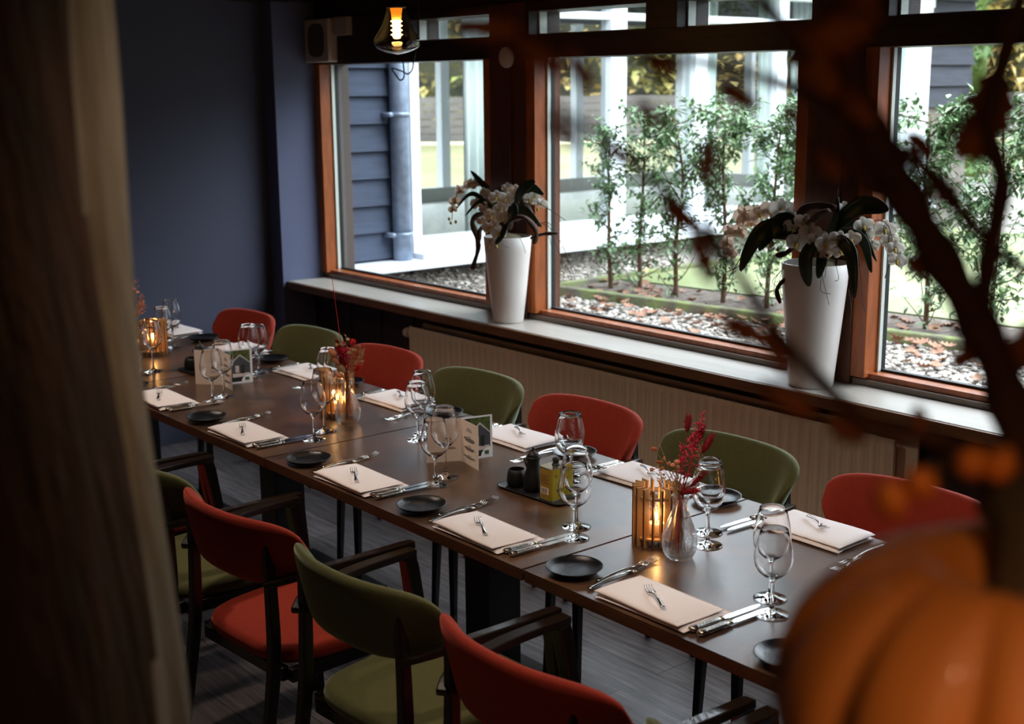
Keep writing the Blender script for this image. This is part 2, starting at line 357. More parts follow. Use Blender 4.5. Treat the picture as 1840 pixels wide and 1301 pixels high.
# posts between the windows
posts = [(-4.50, -4.26), (-2.785, -2.57), (-1.10, -.88)]
tn = 2
for x0, x1 in posts:
    b = MB().box(x0, x1, 3.60, GY+.1, .847, 2.185); b.box(x0+.14, x0+.15, 3.593, 3.60, .847, 2.185)
    names = {2:'dark timber post left of the middle window, round sensor disc on it', 3:'dark timber post right of the middle window behind the larger orchid vase', 4:'dark timber post hidden behind the pumpkin branch', 5:'dark timber post at the right end of the window row'}
    struct(b.build('trim_%d' % tn, 'post_wood', bevel=.004), names[tn], 'post'); tn += 1
wins = [(-5.965, -4.50), (-4.26, -2.785), (-2.57, -1.10)]
desc = ['left window pane looking onto the grey boarded wing', 'wide middle window looking onto the hedge', 'right window behind the foreground branch', 'window outside the picture at the far right']
for i, (x0, x1) in enumerate(wins):
    w = empty('window_%d' % (i+1), ((x0+x1)/2, GY, .847)); struct(w, desc[i], 'window'); cx = (x0+x1)/2
    def fr(n, mt, bxs, bev=.002):
        q = MB()
        for bb in bxs: q.box(bb[0]-cx, bb[1]-cx, bb[2]-GY, bb[3]-GY, bb[4]-.847, bb[5]-.847)
        return q.build(n, mt, w, bevel=bev)
    # jambs and rails of warm orange wood
    fr('window_frame', 'frame_wood', [(x0, x0+.055, 3.605, 3.712, .875, 1.962), (x1-.05, x1, 3.605, 3.712, .875, 1.962), (x0, x1, 3.632, 3.712, .862, .888)])
    fr('bottom_bead', 'bead', [(x0, x1, 3.618, 3.64, .847, .868)])
    fr('head_rail', 'dark_wood', [(x0, x1, 3.605, 3.78, 1.956, 2.05)])
    fr('gasket', 'gasket', [(x0+.055, x0+.064, 3.69, 3.712, .888, 1.955), (x1-.059, x1-.05, 3.69, 3.712, .888, 1.955), (x0+.055, x1-.05, 3.69, 3.712, .8885, .897)], 0)
    fr('spacer_strip', 'spacer', [(x0+.056, x0+.0635, 3.672, 3.6895, .889, 1.955)], 0)
    fr('glass_pane', 'window_pane', [(x0+.056, x1-.051, 3.70, 3.704, .889, 1.955)], 0)
    # transom lights
    if i == 0: lights = [(-5.10, x1)]
    elif i == 1: lights = [(x0+.02, -3.56), (-3.40, x1)]
    elif i == 2: lights = [(x0+.08, -1.12)]
    else: lights = [(x0+.05, x1)]
    segs = []; cur = x0
    for a, c in lights:
        if a > cur+.001: segs.append((cur, a, 3.605, 3.78, 2.05, 2.185))
        cur = c
    if cur < x1-.001: segs.append((cur, x1, 3.605, 3.78, 2.05, 2.185))
    segs.append((x0, x1, 3.61, 3.78, 2.145, 2.185))
    fr('transom_frame', 'dark_wood', segs)
    for a, c in lights:
        fr('transom_spacer', 'spacer', [(a, c, 3.66, 3.70, 2.0505, 2.056), (a, a+.008, 3.66, 3.70, 2.056, 2.145)], 0)
        fr('transom_pane', 'window_pane', [(a, c, 3.71, 3.714, 2.056, 2.145)], 0)
struct(MB().box(-.88, 3.2, 3.60, GY+.1, .80, 2.185).build('wall_window', 'panel_wood'), 'dark panelled wall right of the last window', 'wall')
# outer wall above/below
struct(MB().box(XL-.2, 3.2, 3.78, 3.9, 2.05, 2.7).build('wall_outer', 'wing_dark'))['label'] = 'outer lintel above the windows'
bpy.data.objects['wall_outer'].location = (0, 0, .14)

# ================================================================ OUTDOORS
b = MB().box(-40, 12, GY+.12, 45, GZ-.2, GZ)
struct(MB().box(XL-.1, -5.935, GY+.014, 3.798, .80, 2.7).build('trim_9', 'outer_trim'), 'narrow grey-brown outer trim at the left window edge', 'trim')
struct(b.build('ground', 'gravel_bed'), 'gravel strip outside the windows', 'ground')
# curb line runs slightly askew of the wall
cA = Vector((-5.74, 5.02, 0)); cB = Vector((-2.2, 5.45, 0)); cd_ = (cB-cA).normalized(); cn = Vector((-cd_.y, cd_.x, 0))
def strip(p, q, off0, off1, z0, z1, b):
    d = (q-p).normalized(); n_ = Vector((-d.y, d.x, 0))
    vs = [p+n_*off0, q+n_*off0, q+n_*off1, p+n_*off1]
    return b.add([(v.x, v.y, z0) for v in vs]+[(v.x, v.y, z1) for v in vs], [(3,2,1,0),(4,5,6,7),(0,1,5,4),(1,2,6,5),(2,3,7,6),(3,0,4,7)])
cE = cA + cd_*8
o = strip(cA, cE, 0, .055, GZ-.05, GZ+.062, MB()).build('garden_curb', 'mossy_concrete', bevel=.008)
tag(o, 'mossy concrete curb nearest the windows, in front of the hedge', 'curb')
o = strip(cA+Vector((0,.055,0)), cA+Vector((-.14,4.6,0)), 0, .05, GZ-.05, GZ+.062, MB()).build('garden_curb', 'mossy_concrete', bevel=.008)
tag(o, 'mossy concrete curb running back along the boarded wing', 'curb')
o = strip(cA, cE, .056, .60, GZ, GZ+.03, MB()).build('soil_bed', 'soil'); struct(o, 'bare soil bed under the hedge', 'soil')
o = strip(cA+Vector((.01,0,0)), cE, .62, 4.6, GZ, GZ+.035, MB()).build('lawn', 'pale_terrace'); struct(o, 'pale green mossy lawn behind the hedge', 'lawn')
o = MB().box(-40, -9.4, GY+1.5, 45, GZ, GZ+.03).build('lawn_far', 'far_lawn'); struct(o, 'yellowish lawn beyond the glazed wing', 'lawn')
struct(MB().box(-2.1, 12, GY+.13, 20, GZ, GZ+.075).build('bounce_cut', 'bounce_cut_dark'), 'added dark ground out of view on the right, cuts bounced light', 'ground')  # unseen dark slab added to keep ground bounce off the left wall
bk = MB(); bk.add([(-6.15,3.84,GZ),(-5.82,3.84,GZ),(-5.82,9.5,GZ),(-6.15,9.5,GZ),(-6.15,3.84,GZ+.15),(-6.15,9.5,GZ+.15)], [(3,2,1,0),(4,1,2,5),(0,1,4),(3,5,2),(0,4,5,3)])
struct(bk.build('ground_bank', 'gravel_bed'), 'gravel banked up against the boarded wing', 'ground')
# pebbles
def ico():
    t = (1+5**.5)/2
    v = [(-1,t,0),(1,t,0),(-1,-t,0),(1,-t,0),(0,-1,t),(0,1,t),(0,-1,-t),(0,1,-t),(t,0,-1),(t,0,1),(-t,0,-1),(-t,0,1)]
    f = [(0,11,5),(0,5,1),(0,1,7),(0,7,10),(0,10,11),(1,5,9),(5,11,4),(11,10,2),(10,7,6),(7,1,8),(3,9,4),(3,4,2),(3,2,6),(3,6,8),(3,8,9),(4,9,5),(2,4,11),(6,2,10),(8,6,7),(9,8,1)]
    return np.array(v)/np.linalg.norm(v[0]), np.array(f)
iv, if_ = ico()
def pebbles(N, x0, x1, y0, y1, ok):
    V = []; F = []; k = 0
    while k < N:
        x = rng.uniform(x0, x1); y = rng.uniform(y0, y1)
        if not ok(x, y) or (y > 5.3 and x > -5.6): continue
        s_ = rng.uniform(.006, .017)*np.array([rng.uniform(.8,1.4), rng.uniform(.8,1.2), rng.uniform(.45,.7)])
        a = rng.uniform(0, 6.28); ca, sa = math.cos(a), math.sin(a)
        q = iv*s_*rng.uniform(.85,1.15,(12,1)); q = np.stack([q[:,0]*ca-q[:,1]*sa, q[:,0]*sa+q[:,1]*ca, q[:,2]], 1)+[x, y, GZ+s_[2]*.6+rng.uniform(0,.006)+max(0,(-5.82-x)/.33)*.15]
        V.append(q); F.append(if_+12*k); k += 1
    me = bpy.data.meshes.new('pebbles'); me.from_pydata(np.concatenate(V).tolist(), [], np.concatenate(F).tolist()); me.update()
    me.polygons.foreach_set('use_smooth', [True]*len(me.polygons)); me.materials.append(MATS['pebble'])
    o = bpy.data.objects.new('pebbles', me); SC.collection.objects.link(o); return o
def off(x, y): return (Vector((x,y,0))-cA).dot(cn)
o = pebbles(11500, -6.15, -2.12, 3.85, 6.4, lambda x, y: off(x, y) < -.01 or x < -5.82)
tag(o, 'loose grey and beige gravel pebbles between window and curb', 'gravel', kind='stuff')

def leaf_mesh(name, L, Wd, mt, lobes=False, curl=.2, fold=.15):
    b = MB(); n = 6
    def fn(u, v):
        w = math.sin(math.pi*min(1,u*1.0+.02))**.8*Wd/2
        if lobes: w *= (1+.35*math.cos(u*26))
        x = (v-.5)*2*w
        return Vector((x, u*L, curl*L*(u-.5)**2*2 + fold*abs(x)))
    b.grid(fn, 14 if lobes else n, 2)
    me = b.build(name, mt); me.name = name; return me
# fallen leaves, each its own object
proto = leaf_mesh('fallen_leaf', .075, .06, 'dry_leaf_ground', True, .5, .4); proto.location = (-4.4, 4.9, GZ+.02)
lf = proto.data; kl = 0
while kl < 170:
    if kl < 110: x = rng.uniform(-5.6, -2.7); dd = -rng.uniform(0, 1)**1.6*.55-.02
    else: x = rng.uniform(-5.7, -2.9); dd = rng.uniform(.09, .5)
    bp_ = cA+cd_*(x-cA.x)+cn*dd
    o = proto if kl == 0 else proto.copy()
    if kl: SC.collection.objects.link(o)
    s_ = rng.uniform(.6, 1.15)
    o.scale = (s_, s_, s_); o.location = (bp_.x, bp_.y, GZ+(.022 if dd < 0 else .034)); o.rotation_euler = (rng.uniform(-.35,.35), rng.uniform(-.35,.35), rng.uniform(0,6.28))
    if dd < 0: tag(o, 'dry brown leaf fallen on the gravel in front of the mossy curb', 'leaf', 'fallen leaves on the gravel')
    else: tag(o, 'dry brown leaf fallen on the soil under the hedge', 'leaf', 'fallen leaves under the hedge')
    kl += 1

# hedge shrubs
def add_leaves(b, pts, L, Wd, rnd):
    for p in pts:
        d = Vector((rnd.normal(0,1), rnd.normal(0,1), rnd.normal(-.25,.6))).normalized()
        s_ = d.cross(Vector((0,0,1)));
        if s_.length < .1: s_ = Vector((1,0,0))
        s_.normalize(); n_ = s_.cross(d); l = L*rnd.uniform(.6,1.25); w = Wd*rnd.uniform(.8,1.2)/2
        b.add([p, p+d*l*.45+s_*w+n_*w*.4, p+d*l, p+d*l*.45-s_*w+n_*w*.4, p+d*l*.45], [(0,1,4),(1,2,4),(2,3,4),(3,0,4)], False)
def shrub(x, y, h, spread, nleaf, label, seed, lean=0, bare=.22):
    rnd = np.random.default_rng(seed)
    r = empty('hedge_shrub', (x, y, GZ+.03)); tag(r, label, 'shrub', 'young shrubs of the hedge')
    bs = MB(); bl = MB(); tips = []
    main = catmull([(0,0,-.03), (rnd.normal(0,.01), rnd.normal(0,.01), h*.3), (lean*.5+rnd.normal(0,.015), rnd.normal(0,.015), h*.65), (lean+rnd.normal(0,.02), rnd.normal(0,.02), h*.97)], 5)
    bs.tube(main, [.015*(1-.75*i/(len(main)-1)) for i in range(len(main))], 7)
    nb = 34
    for i in range(nb):
        t = bare*.35 + (1-bare*.35)*(i+rnd.uniform(0,.8))/nb
        p0 = main[min(int(t*(len(main)-1)), len(main)-1)]
        a = rnd.uniform(0, 6.28); ln = spread*1.22*rnd.uniform(.55,1.1)*(.65+.5*t)
        el = rnd.uniform(.4, 1.1)*(1 if t < .8 else .6)
        d = Vector((math.cos(a), math.sin(a)*.7, el)).normalized()
        p1 = p0+d*ln*.5+Vector((0,0,-.01)); p2 = p0+d*ln+Vector((0,0,rnd.uniform(-.04,.05)))
        if p2.z > h*1.04: p2.z = h*rnd.uniform(.93,1.05)
        path = catmull([p0, p1, p2], 4); bs.tube(path, [.0045,.004,.004,.0035,.003,.0028,.0025,.002,.0015], 4)
        k = max(3, int(nleaf/nb*(.5+t)))
        for _ in range(k):
            u = rnd.uniform(.25, 1.05)
            if t < bare and rnd.uniform() < .75: continue
            q = path[min(int(u*(len(path)-1)), len(path)-1)]
            tips.append(q+Vector((rnd.normal(0,.02), rnd.normal(0,.02), rnd.normal(0,.02))))
    add_leaves(bl, tips, .052, .024, rnd)
    bs.build('stems', 'shrub_stem', r); f = bl.build('foliage', 'shrub_leaf', r)
hx = [(-5.50,.98,.17,900,-.05),(-5.28,1.06,.2,1100,.02),(-5.02,1.05,.2,1100,.02),(-4.70,1.10,.24,1900,0),(-4.42,1.08,.24,1900,.04),(-4.14,1.1,.24,1900,0),(-3.86,1.08,.24,1900,0),(-3.50,1.08,.26,2000,0),(-3.18,1.1,.26,2000,0),(-2.88,1.08,.24,1900,0)]
hlab = ['thinnest young hedge shrub, leftmost, beside the boarded wing', 'second young hedge shrub from the boarded wing', 'third young hedge shrub from the wing, lower stem bare', 'dense hedge shrub left of the larger orchid flowers', 'hedge shrub directly behind the larger orchid flowers', 'hedge shrub at the right edge of the middle window', 'hedge shrub just right of the post by the larger vase', 'hedge shrub behind the foreground branch', 'tall hedge shrub with bare dark stem in the right window', 'hedge shrub at the right end of the right window']
for i, (x, h, sp_, nl, ln_) in enumerate(hx):
    q = cA+cd_*(x-cA.x)+cn*.30
    shrub(q.x, q.y, h, sp_, nl, hlab[i], 40+i, ln_)

# ---- glazed wing with board siding
XW = -6.15
wing = empty('garden_wing', (XW, 6.7, GZ)); tag(wing, 'garden wing with blue-grey boards, white frames and big glass panes', 'building')
def wb(name, mt, bxs, par=None, bev=0):
    q = MB(); par = par or wing
    for bb in bxs: q.box(bb[0]-XW, bb[1]-XW, bb[2]-6.7, bb[3]-6.7, bb[4]-GZ, bb[5]-GZ)
    return q.build(name, mt, par, bevel=bev)
def boards(name, mt, y0, y1, z0, z1, dz, zo):
    q = MB(); z = zo
    while z < z1:
        a = max(z, z0); c = min(z+dz, z1)
        if c > a:
            q.add([(0-.02, y0-6.7, a-GZ), (.034, y0-6.7, a-GZ+.004), (.006, y0-6.7, c-GZ), (-.02, y0-6.7, c-GZ), (-.02, y1-6.7, a-GZ), (.034, y1-6.7, a-GZ+.004), (.006, y1-6.7, c-GZ), (-.02, y1-6.7, c-GZ)],
                  [(0,1,2,3),(7,6,5,4),(1,5,6,2),(0,4,5,1),(3,2,6,7),(0,3,7,4)])
        z += dz
    return q.build(name, mt, wing, bevel=.003)
boards('siding', 'siding', 3.80, 4.34, .87, 2.7, .1515, .88-.1515)
boards('siding', 'siding_far', 9.45, 10.12, 1.62, 2.7, .17, 1.632)
wb('wall', 'plaster_dark', [(XW-.03, XW-.001, 9.45, 10.12, GZ, 1.632), (XW-.15, XW-.03, 3.80, 4.34, GZ, 2.7), (XW-.15, XW-.03, 9.45, 10.12, GZ, 2.7), (XW-.06, XW-.01, 4.34, 9.4, GZ, .86), (XW-.14,XW-.02,3.79,4.3,GZ,.87)])
wb('base_ledge', 'white_paint', [(XW-.05, -5.95, 3.80, 9.4, .825, .872), (XW-.05, -5.99, 4.3, 9.4, .872, .905), (XW-.05, XW+.05, 4.31, 9.4, .905, .965)], bev=.004)
mull = [(4.31, 4.375), (5.88, 6.02), (6.67, 6.79), (7.53, 7.64), (9.17, 9.45)]
wb('window_frame', 'white_paint', [(XW-.05, XW+.045, a, c, .965, 2.5) for a, c in mull] + [(XW-.05, XW+.03, 4.31, 9.45, .965, .985), (XW-.05, XW+.03, 4.31, 9.45, 2.245, 2.29), (XW-.05, XW+.06, 4.31, 9.45, 2.42, 2.56)], bev=.003)
for i in range(4): wb('glass_pane', 'wing_pane', [(XW-.012, XW-.006, mull[i][1], mull[i+1][0], .985, 2.245)])
for i in range(4): wb('transom_pane', 'wing_pane', [(XW-.012, XW-.006, mull[i][1], mull[i+1][0], 2.29, 2.42)])
wb('roof', 'zinc', [(-10.0, XW+.25, 3.80, 10.2, 2.70, 2.85)]); wb('gutter', 'white_paint', [(XW+.03, XW+.25, 3.80, 10.2, 2.56, 2.69)])
wb('interior_floor', 'wing_floor', [(-9.3, XW-.05, 3.80, 10.1, GZ, .84)])
wb('interior_plinth', 'wing_floor', [(-9.4, -9.3, 3.8, 10.1, GZ, .96), (-9.4, XW-.15, 10.05, 10.1, GZ, .96)])
wb('interior_wall', 'wing_dark', [(-9.4, -9.3, 3.8, 10.1, 2.4, 2.7), (-9.4, XW-.15, 10.05, 10.1, 2.4, 2.7), (-9.4, XW-.15, 3.8, 3.85, GZ, 2.7)])
wb('rear_window_frame', 'white_paint', [(-9.38, -9.3, a, a+.09, .96, 2.4) for a in (5.3, 6.9, 8.5, 9.95)] + [(a, a+.09, 9.98, 10.04, .96, 2.4) for a in (-8.5, -7.5)])
def curtain(y0, y1, x, mt='curtain_pale'):
    q = MB(); N = 40
    def fn(u, v): return Vector((x+.025*math.sin(u*(y1-y0)*90)-XW, lerp(y0,y1,u)-6.7, lerp(.86,2.5,v)-GZ))
    q.grid(fn, N, 1); return q.build('curtain', mt, wing, solid=.004)
for y0, y1, x in ((4.93, 5.14, -6.42), (6.05, 6.25, -6.35), (6.95, 7.2, -6.4), (7.66, 7.78, -6.4), (8.05, 8.6, -6.4), (8.75, 9.15, -6.4)): curtain(y0, y1, x)
dp = MB().tube([(.075, 4.215-6.7, .845-GZ), (.075, 4.215-6.7, 2.7-GZ)], .055, 24).build('drainpipe', 'zinc', wing)
for z in (1.02, 1.69):
    q = MB().tube([(.075, 4.215-6.7, z-GZ-.012), (.075, 4.215-6.7, z-GZ+.012)], .061, 24)
    q.tube([(.02, 4.135-6.7, z-GZ), (.11, 4.135-6.7, z-GZ)], .014, 10); q.box(.06, .09, 4.13-6.7, 4.17-6.7, z-GZ-.01, z-GZ+.01)
    q.build('pipe_bracket', 'zinc', dp)

# ---- far fence, trees
F0 = Vector((-33, 3.5, 0)); F1 = Vector((-14, 27, 0))
fn_ = empty('plank_fence', (F0.x, F0.y, GZ)); tag(fn_, 'long grey plank fence far beyond the lawn', 'fence'); fd = (F1-F0)
ang = math.atan2(fd.y, fd.x); fn_.rotation_euler = (0,0,ang); Lf = fd.length
q = MB()
for i in range(6): q.box(0, Lf, -.02, .02, .06+i*.155, .06+i*.155+.142)
q.build('boards', 'fence_board', fn_)
for i in range(13): MB().box(i*Lf/12-.05, i*Lf/12+.05, .02, .12, 0, 1.0).build('fence_post', 'fence_board', fn_)
struct(strip(F0, F1, -1.1, -.5, GZ, GZ+.06, MB()).build('path', 'path_edge'), 'pale gravel path in front of the far fence', 'path')
def tree(x, y, h, cr_, nl, label, seed, lm='tree_leaf', tm='mossy_bark', tr=.16, zb=GZ, L=.35, name='garden_tree', low=.35, grp='trees beyond the fence'):
    rnd = np.random.default_rng(seed); r = empty(name, (x, y, zb)); tag(r, label, 'tree', grp)
    b = MB(); b.tube(catmull([(0,0,-.1), (rnd.normal(0,.1),rnd.normal(0,.1),h*.4), (rnd.normal(0,.2),rnd.normal(0,.2),h*.85)], 4), [tr*(1-.7*i/8) for i in range(9)], 9)
    pts = []
    cl = [Vector((rnd.normal(0,.55)*cr_, rnd.normal(0,.55)*cr_, h*(low+.75*(1-low)*rnd.uniform(0,1.2)))) for _ in range(12)]
    for c in cl: b.tube([(0,0,max(.2,c.z*.7)), c], [tr*.3, .02], 5)
    for _ in range(nl):
        c = cl[rnd.integers(12)]; v = Vector(rnd.normal(0,1,3)); v.normalize()
        pts.append(c+v*cr_*.5*rnd.uniform(.4,1)**.5)
    b.build('trunk', tm, r); c = MB(); add_leaves(c, pts, L, L*.6, rnd); c.build('crown', lm, r)
fdn = Vector((-fd.y, fd.x, 0)).normalized(); fdd = fd.normalized()
tl = ['brownish tree', 'olive green tree', 'yellow-leaved tree', 'dark evergreen tree']
hd = empty('tall_hedge', (F0.x, F0.y, GZ)); hd.rotation_euler = (0,0,ang); tag(hd, 'tall olive-brown hedge rising behind the far plank fence', 'hedge')
b = MB(); rnd_ = np.random.default_rng(77)
for k in range(9):
    x0_ = Lf*k/9; c = []
    b.box(x0_, x0_+Lf/9, 1.9, 2.7, 0, 5.2+.5*math.sin(k*1.9))
b.build('core', 'hedge_core', hd); b = MB(); P_ = [(rnd_.uniform(0,Lf), rnd_.uniform(1.45,1.95), rnd_.uniform(.3,5.9)) for _ in range(9000)]
add_leaves(b, [Vector(p_) for p_ in P_], .30, .20, rnd_); b.build('foliage', 'tree_leaf', hd)
tnames = ['ochre tree leftmost behind the far plank fence', 'deep green tree second from left behind the far plank fence', 'autumn-brown tree seen through the first wing pane', 'green tree seen through the second wing pane', 'ochre tree seen through the third wing pane', 'green tree at the right end of the far plank fence']
for i in range(6):
    q = F0 + fdd*(2.6+i*5.0) + fdn*(7.6)
    tree(q.x, q.y, 7.5+(i%3)*.8, 1.4, 1500, tnames[i], 100+i, ['autumn_leaf','tree_leaf_green','tree_leaf'][i % 3], L=.34, low=.5)
tree(-6.5, 12.4, 5.5, 1.2, 1800, 'tree with mossy green trunk right of the boarded wing', 300, 'autumn_leaf', tr=.14, L=.13, low=.4, grp=None)
tree(-3.6, 13.9, 5, 1.2, 2200, 'autumn tree with tan leaves behind the right window', 301, 'autumn_leaf', tr=.1, L=.13, low=.05, grp=None)
tree(-9.3, 15.5, 6, 1.3, 2200, 'green tree rising behind the end of the wing', 302, 'tree_leaf_green', tr=.12, L=.15, low=.05, grp=None)
tree(-.6, 12.2, 5, 1.1, 2200, 'green tree behind the hedge at the far right', 303, 'tree_leaf_green', tr=.1, L=.13, low=.05, grp=None)

# ================================================================ TABLES
def make_table():
    r = empty('dining_table')
    b = MB().box(-.6035, .6035, -.395, .395, -.030, -.0015)
    MBt = b.build('table_edge', 'table_edge', r, bevel=.003)
    t = MB().box(-.6035, .6035, -.395, .395, -.0016, 0).build('tabletop', 'table_top', r)
    MB().box(-.35, .35, -.25, .25, -.042, -.030).build('mounting_plate', 'black_metal', r)
    MB().box(-.055, .055, -.06, .06, -(TT-FL)+.012, -.042).build('column', 'black_metal', r, bevel=.003)
    MB().box(-.26, .26, -.27, .27, -(TT-FL), -(TT-FL)+.012).build('base_plate', 'black_metal', r, bevel=.004)
    return r
TY = 2.215
tp = make_table()
for x, lb in ((-1.565, 'brown dining table nearest the viewer, slatted lantern standing on it'), (-2.78, 'brown dining table carrying the olive oil tin and a menu card'), (-3.995, 'brown dining table carrying the middle vase of red dried flowers'), (-5.21, 'farthest brown dining table, next to the blue-grey wall')):
    place(tp, (x, TY, TT), 0, lb, 'table', 'brown tables joined in one row')

# ================================================================ CHAIRS (origin: floor below the rear centre of the backrest, facing +Y)
def backrest_mb():
    b = MB(); rs = []; N = 34; K = 20
    for i in range(N+1):
        u = -1 + 2*i/N; u *= .998
        x = .243*math.sin(u*1.12)/math.sin(1.12); y = .110*abs(u)**2.3
        # tangent
        du = 1e-3; x2 = .243*math.sin((u+du)*1.12)/math.sin(1.12); y2 = .110*abs(u+du)**2.3
        tx, ty = x2-x, y2-y; l = math.hypot(tx, ty); nx, ny = -ty/l, tx/l     # inward normal (towards +y)
        h = .088*(1-abs(u)**5.5)**.45; th = .019*(1-abs(u)**9)**.4
        ring = []
        for k in range(K):
            a = 2*math.pi*k/K
            cz = math.sin(a); cn_ = math.cos(a)
            e = .55
            zz = math.copysign(abs(cz)**e, cz)*h; nn = math.copysign(abs(cn_)**.8, cn_)*th
            z = .685+zz; lean = -.16*zz
            ring.append(((x+nx*nn)*(1+1.8*zz*u*u), .028+y+ny*nn+lean-.35*zz*abs(u)**6, z))
        rs.append(ring)
    b.rings(rs, True, True); return b
def seat_mb():
    out = []
    for k in range(48):
        a = 2*math.pi*k/48; c, s = math.cos(a), math.sin(a)
        x = math.copysign(abs(c)**.45, c); y = math.copysign(abs(s)**.45, s)
        out.append((x*(.222+.022*y), .285+.222*y))
    def ring(sc, z): return [(x*sc, .285+(y-.285)*sc, z) for x, y in out]
    return MB().rings([ring(.97,.382), ring(1,.392), ring(1.005,.405), ring(.985,.420), ring(.93,.428), ring(.7,.431), ring(.3,.432)])
def make_chair(fab):
    r = empty('dining_chair')
    backrest_mb().build('backrest', fab, r)
    seat_mb().build('seat', fab, r)
    # frame under the seat
    q = MB(); q.box(-.19,.19,.075,.10,.345,.381); q.box(-.2,.2,.455,.48,.345,.381); q.box(-.215,-.19,.09,.47,.345,.381); q.box(.19,.215,.09,.47,.345,.381)
    q.build('seat_frame', 'black_wood', r, bevel=.004)
    for s in (-1, 1):
        # rear leg rising behind the backrest
        MB().tube(catmull([(s*.205,-.005,0), (s*.196,.022,.2), (s*.192,.052,.40), (s*.186,.058,.56), (s*.181,.056,.712)], 4), [.014,.015,.016,.017,.018,.019,.0195,.02,.02,.02,.02,.0195,.019,.0185,.018,.0175,.017], 4, phase=.5, smooth=False).build('leg', 'black_wood', r, bevel=.004)
        # front leg up to the arm
        MB().tube([(s*.235,.475,0), (s*.247,.462,.35), (s*.262,.425,.60), (s*.262,.418,.628)], [.013,.019,.026,.024], 4, phase=.5, smooth=False).build('leg', 'black_wood', r, bevel=.004)
        # armrest
        MB().tube(catmull([(s*.190,.035,.612), (s*.228,.10,.628), (s*.255,.25,.636), (s*.263,.44,.636)], 5), [.017,.018,.019,.020,.021,.022,.023,.023,.023,.023,.023,.023,.023,.023,.023,.022], 4, phase=.5, flat=.62, smooth=False).build('armrest', 'arm_wood', r, bevel=.004)
    return r
gch = make_chair('green_fabric'); rch = make_chair('red_fabric')
near = [(-1.165, 'g', 'green armchair at the bottom edge beside the pumpkin, only its back tip showing'),
        (-1.745, 'r', 'red armchair nearest the viewer, its back turned to us'),
        (-2.295, 'g', 'green armchair on the near side between the two red ones'),
        (-2.862, 'r', 'red armchair on the near side, second from the wooden post'),
        (-3.425, 'g', 'green armchair on the near side, partly hidden by the wooden post'),
        (-4.01, 'r', 'red armchair on the near side hidden behind the wooden post')]
for x, c, lb in near:
    rz = {-1.165:0, -1.745:0, -2.295:.05, -2.862:.06, -3.425:.03, -4.01:0}[x]
    place(gch if c == 'g' else rch, (x, 1.372, FL), rz, lb, 'chair', 'armchairs along the near side of the table')
far = [(-1.795, 'r', 'red armchair on the window side, half hidden behind the pumpkin'),
       (-2.41, 'g', 'green armchair on the window side, behind the red dried grasses'),
       (-3.02, 'r', 'red armchair on the window side, behind the olive oil tray'),
       (-3.60, 'g', 'green armchair on the window side, behind the nearer menu card'),
       (-4.20, 'r', 'red armchair on the window side, just left of the radiator corner'),
       (-4.77, 'g', 'green armchair on the window side, left of the middle dried flowers'),
       (-5.34, 'r', 'farthest red armchair, against the blue-grey wall')]
for x, c, lb in far:
    place(gch if c == 'g' else rch, (x, 2.90, FL), math.pi, lb, 'chair', 'armchairs along the window side of the table')

# ================================================================ TABLEWARE
def make_plate():
    return MB().lathe([(0,.004),(.030,.004),(.045,.005),(.058,.010),(.066,.0175),(.0675,.0185),(.0665,.0195),(.0635,.0175),(.055,.0115),(.042,.0078),(.025,.007),(0,.007)], 40).build('side_plate', 'plate')
def make_glass(h, name):
    # one closed shell: outer profile up, inner profile down
    k = h/.215
    o = [(0,.0),(.033,.0),(.0362,.0008),(.0365,.002),(.034,.0032),(.02,.0055),(.010,.0085),(.0055,.014),(.0042,.025),(.0038,.05*k),(.0038,.075*k),(.0050,.086*k),(.010,.0925*k),(.020,.099*k),(.031,.110*k),(.0385,.125*k),(.0410,.141*k),(.0405,.156*k),(.0368,.178*k),(.0318,.200*k),(.0289,.2145*k),(.0286,.2155*k)]
    i = [(.0281,.2145*k),(.0309,.200*k),(.0358,.178*k),(.0394,.156*k),(.0398,.141*k),(.0373,.126*k),(.030,.1118*k),(.019,.1015*k),(.0095,.0965*k),(0,.0955*k)]
    b = MB().lathe(o+i, 40)
    for q in range(len(b.f)):
        if q//40 >= 10: b.m[q] = 1
    return b.build(name, ['glass', 'glass_bowl'])
def handle_w(u): return .0042+.0035*max(0,(1-u*3))+.0006*math.cos(u*40)
def make_fork(L, name='dinner_fork', wd=1.0):
    b = MB(); N = 26; hl = .62*L
    def z(u): return .0045 + .010*math.exp(-((u-.42)/.28)**2)*0 + (.0038*math.sin(math.pi*min(1,u/.85))**2 if u < .85 else 0) + (.004 if u > .95 else 0)*0
    rs = []
    for i in range(N+1):
        u = i/N*.755
        if u < .55: w = (.0088-.0055*math.sin(u/.55*math.pi*.5))*(.55 if i == 0 else 1)
        elif u < .66: w = .0034
        else: w = .0034+.0085*min(1,(u-.66)/.06)**.6
        w *= wd; t = .0016 if u > .6 else .0022
        y = u*L; zz = z(u)
        rs.append([(-w,y,zz),(-w*.6,y,zz+t),(w*.6,y,zz+t),(w,y,zz),(w*.6,y,zz-t*.6),(-w*.6,y,zz-t*.6)])
    b.rings(rs)
    for k in range(4):
        x = (-.0099+k*.0066)*wd
        b.tube([(x,.745*L,z(.745)), (x*1.04,.86*L,.0040), (x*1.02,.94*L,.006), (x,L,.012)], [.0016*wd,.0014*wd,.0012*wd,.0005], 6)
    return b.build(name, ['silver'])
